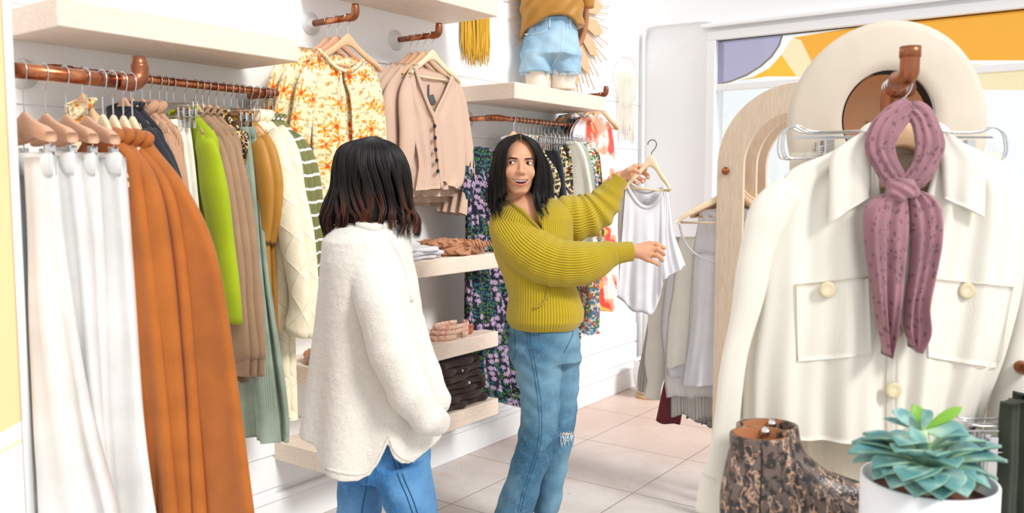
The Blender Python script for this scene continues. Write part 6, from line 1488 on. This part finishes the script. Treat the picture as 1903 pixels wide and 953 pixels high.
bag('tail', jq([(1662, 352), (1628, 366), (1606, 390), (1606, 450), (1616, 520), (1630, 600), (1645, 660)], -.004), jq([(1680, 360), (1688, 390), (1690, 430), (1684, 500), (1676, 560), (1664, 620), (1650, 663)], -.004), .026, m_sc, sr, NJ, folds=(1.7, .004, .009), seed=3, org=cs_, nu=30, nv=50, power=.5)
bag('tail', jq([(1686, 356), (1690, 390), (1692, 440), (1688, 500), (1680, 560), (1678, 610), (1694, 644)], -.002), jq([(1706, 352), (1738, 366), (1752, 395), (1752, 450), (1738, 520), (1728, 570), (1731, 620), (1706, 656)], -.002), .026, m_sc, sr, NJ, folds=(1.4, .004, .009), seed=9, org=cs_, nu=30, nv=50, power=.5)
# boots
def f_snake(t, c):
    w = warp(t, t.vm('MULTIPLY', t.oc(), (1.3, 1.3, .8)), .010, 60); n1 = t.noise(w, 34, 3, rough=.6); n2 = t.noise(w, 75, 3)
    a = t.step(n1, .53, .55); b_ = t.step(n1, .59, .575); k = t.m('MULTIPLY', a, b_)
    base = t.mix(t.step(n2, .42, .56), lin('#2b2422'), lin('#6b5a52')); sc_ = t.n('ShaderNodeTexVoronoi'); sc_.inputs['Scale'].default_value = 240; t.link(t.oc(), sc_.inputs['Vector'])
    t.col(t.mix(k, base, t.mix(t.step(n2, .4, .6), lin('#a8826a'), lin('#c9a88e')))); t.bump(sc_.outputs['Distance'], .5, .001)
m_sn = mat('snakeskin leather', lin('#4b3f3b'), .35, fn=f_snake, spec=.5); m_tan = mat('tan boot lining', lin('#b87a52'), .6); m_sole = mat('dark boot sole', lin('#241d1a'), .5); m_sil = mat('polished silver', lin('#d8dade'), .15, 1.0)
def boot(dx, dpx, dd, label):
    D = 1.28+dd
    def q(px, py, e=0.0): return V(px+dpx[0], py+dpx[1], D+e)
    c = q(1420, 960); c[2] = TZ; r = vroot('ankle_boot', c, label, 'boot', 'snakeskin ankle boots')
    k = D/1.28
    def rp(py, xl, xr, e, ry): a = q(xl, py, e); b_ = q(xr, py, e); return (a[2], (a[0]+b_[0])/2, D+e, (b_[0]-a[0])/2, ry)
    F = Field((q(1325, 800)[0], D-.07, TZ), (q(1625, 800)[0], D+.06, q(1400, 795)[2]), .0028)
    F.F = F.loft([rp(803, 1357, 1470, 0, .040), rp(830, 1357, 1474, 0, .040), rp(860, 1350, 1484, 0, .041), rp(890, 1343, 1494, 0, .041), rp(920, 1338, 1508, -.002, .040), rp(955, 1338, 1520, -.004, .038), (TZ+.012, q(1430, 980)[0], D, .070, .036), (TZ+.001, q(1430, 980)[0], D, .066, .034)])
    an = q(1468, 908, -.002); toe = q(1585, 960, -.012); toe[2] = TZ+.022
    F.un(F.cone(an, toe, .036, .019, .95), .03); F.un(F.cone(toe-[.05, 0, .0], toe, .028, .018), .02); F.cut((F.Z-TZ-.008)*1.0, .002)
    top = q(1413, 803)
    F.cut(F.loft([(top[2]-.06, top[0], D, .036, .034), (top[2]+.02, (q(1357, 803)[0]+q(1470, 803)[0])/2, D, (q(1470, 803)[0]-q(1357, 803)[0])/2-.004, .036)], zhi=9), .001)
    o = vnet(F, 'upper', m_sn, r, c, 2)
    n = 28; v = []; cxx = (q(1357, 803)[0]+q(1470, 803)[0])/2; rx_ = (q(1470, 803)[0]-q(1357, 803)[0])/2-.0052
    for z_, s in ((top[2]-.001, 1), (top[2]-.03, .96), (top[2]-.058, .9), (top[2]-.058, .01)):
        for j in range(n): a = j*2*math.pi/n; v.append((cxx+rx_*s*math.cos(a), D+.0345*s*math.sin(a), z_))
    MB().add(v, [(i*n+j, i*n+(j+1) % n, (i+1)*n+(j+1) % n, (i+1)*n+j) for i in range(3) for j in range(n)]).obj('lining', m_tan, r, c)
    so_ = MB(); pol = [(q(1345, 960)[0]-c[0], -.03), (q(1345, 960)[0]-c[0]+.015, -.036), (.03, -.034), (.09, -.036), (toe[0]-c[0]-.01, -.03), (toe[0]-c[0]+.017, -.012), (toe[0]-c[0]-.01, .012), (.09, .028), (.03, .03), (q(1345, 960)[0]-c[0]+.015, .034), (q(1345, 960)[0]-c[0], .028)]
    so_.prism(pol, (c[0], D, TZ), (1, 0, 0), (0, 1, 0), (0, 0, 1), .009); so_.obj('sole', m_sole, r, c)
    c_root[o.name] = c; tb_ = bvh_of(o)
    seam('zip_seam', [(1414+dpx[0], 812+dpx[1]), (1416+dpx[0], 860+dpx[1]), (1414+dpx[0], 910+dpx[1]), (1412+dpx[0], 960+dpx[1])], .0014, m_sole, tb_, r, c, lift=.0005)
    MB().ball(q(1421, 806, .036)+[0, -.004, .004], .0085, 16, 12).tube([q(1421, 806, .036)+[0, -.004, .0], q(1418, 815, .034)], .003, 8).obj('zip_pull', m_sil, r, c)
boot(0, (0, 0), 0, 'nearer snakeskin ankle boot on the glass table')
boot(0, (12, -15), .11, 'farther snakeskin ankle boot, just behind the nearer one')
# succulent
DC = 1.13
cpv = V(1724, 930, DC); cpv[2] = TZ; pr2 = vroot('flower_pot', cpv, 'plain white cylindrical pot holding the succulent', 'pot')
Rp = 121/1585*DC; zt = V(1724, 889, DC)[2]
MB().lathe([(0, 0), (Rp*.96, 0), (Rp, .004), (Rp, zt-TZ), (Rp-.004, zt-TZ+.001), (Rp-.005, zt-TZ-.03), (0, zt-TZ-.03)], cpv, 64).obj('pot_body', mat('matte white pot', lin('#f0f1f4'), .4), pr2, cpv)
MB().lathe([(0, zt-TZ-.029), (Rp-.006, zt-TZ-.029), (Rp-.006, zt-TZ-.0255), (0, zt-TZ-.02)], cpv, 40).obj('soil', mat('reddish grit', lin('#7a4a3c'), .9), pr2, cpv)
def f_succ(t, c):
    u = t.sep(t.uv()); n = t.noise(t.oc(), 30, 3)
    a = t.mix(t.step(u[1], .0, .75), lin('#bcd6b0'), lin('#5c918f')); a = t.mix(t.m('MULTIPLY', t.step(n, .45, .7), .6), a, lin('#b5d3cc')); e = t.m('ABSOLUTE', u[0]); t.col(t.mix(t.m('MULTIPLY', t.step(e, .9, 1.0), .5), a, lin('#a9c27a')))
m_su = mat('blue green succulent leaf', lin('#6fa09a'), .45, fn=f_succ, sss=.05); m_sg = mat('young green leaf', lin('#7cae3a'), .45)
sc0 = V(1718, 900, DC); sc0[2] = zt-.028; sur = vroot('succulent', sc0, 'blue-green rosette succulent growing in the white pot', 'succulent')
def sleaf(base, tip_, w, lift=.01, th=.0045, m=m_su, nz_=(0, 0, 1)):
    base, tip_ = np.array(base), np.array(tip_); ax = tip_-base; L = np.linalg.norm(ax); ax /= L; up_ = np.array(nz_, float); up_ -= ax*(up_@ax); up_ /= np.linalg.norm(up_); sd = np.cross(ax, up_)
    n, k = 16, 14; v = []; uv = []
    for i in range(n+1):
        t = i/n; wd = w*(.20+.80*math.sin(math.pi*min(1, t*.76+.03))**1.7)*(1-max(0, (t-.80)/.20)**2.2*.98) if t > 0 else w*.3
        p = base+ax*L*t+up_*lift*math.sin(math.pi*t*.8)
        for j in range(k):
            a = j*2*math.pi/k; x = math.cos(a)*wd; y_ = math.sin(a)*th*(1-.6*t)+abs(math.cos(a))**2*wd*.28
            v.append(p+sd*x+up_*y_); uv.append((math.cos(a), t))
    f = [(i*k+j, i*k+(j+1) % k, (i+1)*k+(j+1) % k, (i+1)*k+j) for i in range(n) for j in range(k)]+[tuple(range(k))[::-1], tuple(n*k+j for j in range(k))]
    return MB().add(v, f, uv).obj('leaf', m, sur, sc0)
st0 = V(1722, 900, DC); stp = V(1716, 800, DC)
MB().tube([sc0, V(1722, 870, DC), V(1719, 830, DC), stp], [.010, .009, .0075, .006], 14, 5).obj('stem', mat('pale stem', lin('#dfe8c8'), .5), sur, sc0)
L1 = [(1573, 852, 0, 24), (1580, 832, .03, 20), (1585, 868, .02, 22), (1640, 893, -.06, 24), (1700, 905, -.085, 26), (1760, 915, -.08, 28), (1810, 912, -.06, 26), (1838, 895, -.02, 26), (1872, 868, .0, 28), (1862, 840, .03, 24), (1830, 846, -.04, 24), (1780, 880, -.07, 24), (1620, 880, -.05, 22), (1600, 815, .06, 20), (1850, 905, .03, 22), (1660, 850, -.07, 22), (1740, 858, -.08, 22), (1680, 870, .08, 24), (1770, 850, .08, 24), (1655, 918, -.07, 24), (1700, 934, -.085, 26), (1748, 940, -.09, 26), (1796, 934, -.08, 26), (1838, 918, -.05, 24), (1622, 900, -.03, 24), (1676, 905, -.09, 24), (1775, 925, -.10, 24), (1725, 925, -.1, 24)]
for i, (a, b_, d_, w) in enumerate(L1): sleaf(V(1720, 872+.1*(b_-872), DC)+[0, d_*.12, 0], V(a, b_, DC+d_), w*SS*1.05, .014, .006)
for i, (a, b_, d_, w) in enumerate([(1600, 826, .02, 18), (1668, 838, -.06, 22), (1806, 818, -.03, 22), (1832, 832, .02, 22), (1640, 818, .05, 18)]): sleaf(V(1720, 838, DC)+[0, d_*.1, 0], V(a, b_, DC+d_), w*SS*1.0, .012)
for i, (a, b_, d_, w, m) in enumerate([(1640, 778, 0, 5, m_su), (1655, 764, -.01, 12, m_su), (1694, 751, .01, 11, m_sg), (1714, 758, -.02, 14, m_su), (1788, 757, 0, 8, m_sg), (1800, 808, -.01, 17, m_su), (1690, 818, -.03, 15, m_su)]): sleaf(V(1714, 800, DC), V(a, b_, DC+d_), w*SS*1.0, .004, .003, m, (0, -.8, .6))
# dark green trousers at the right edge
m_dg = mat('dark green twill', lin('#3c4238'), .85, fn=f_cloth(500, .3, .15))
for i, y in enumerate((1.395, 1.44)):
    P = lambda L_: np.array([V(a, b_, y) for a, b_ in L_])
    Ll = P([(1862+i*22, 748-i*18), (1858+i*20, 790), (1856+i*16, 870), (1850+i*20, 960), (1850+i*20, 1250)]); Rr = P([(1960, 740), (1965, 790), (1970, 870), (1975, 960), (1975, 1250)]); og_ = (Ll[-1]+Rr[-1])/2
    r = vroot('trousers', og_, ('nearer', 'farther')[i]+' dark green trousers at the right edge of the picture', 'trousers', 'dark green trousers')
    bag('leg', Ll, (Ll+Rr)/2, .035, m_dg, r, NJ, folds=(1.6, .005, .01), seed=i+3, org=og_); bag('leg', (Ll+Rr)/2, Rr, .035, m_dg, r, NJ, folds=(1.6, .005, .01), seed=i+9, org=og_)
    hanger('k', vw(np.array([xa+.02, y, zl])), YAW, 'wire clip hanger of the '+('nearer', 'farther')[i]+' dark green trousers', GS)
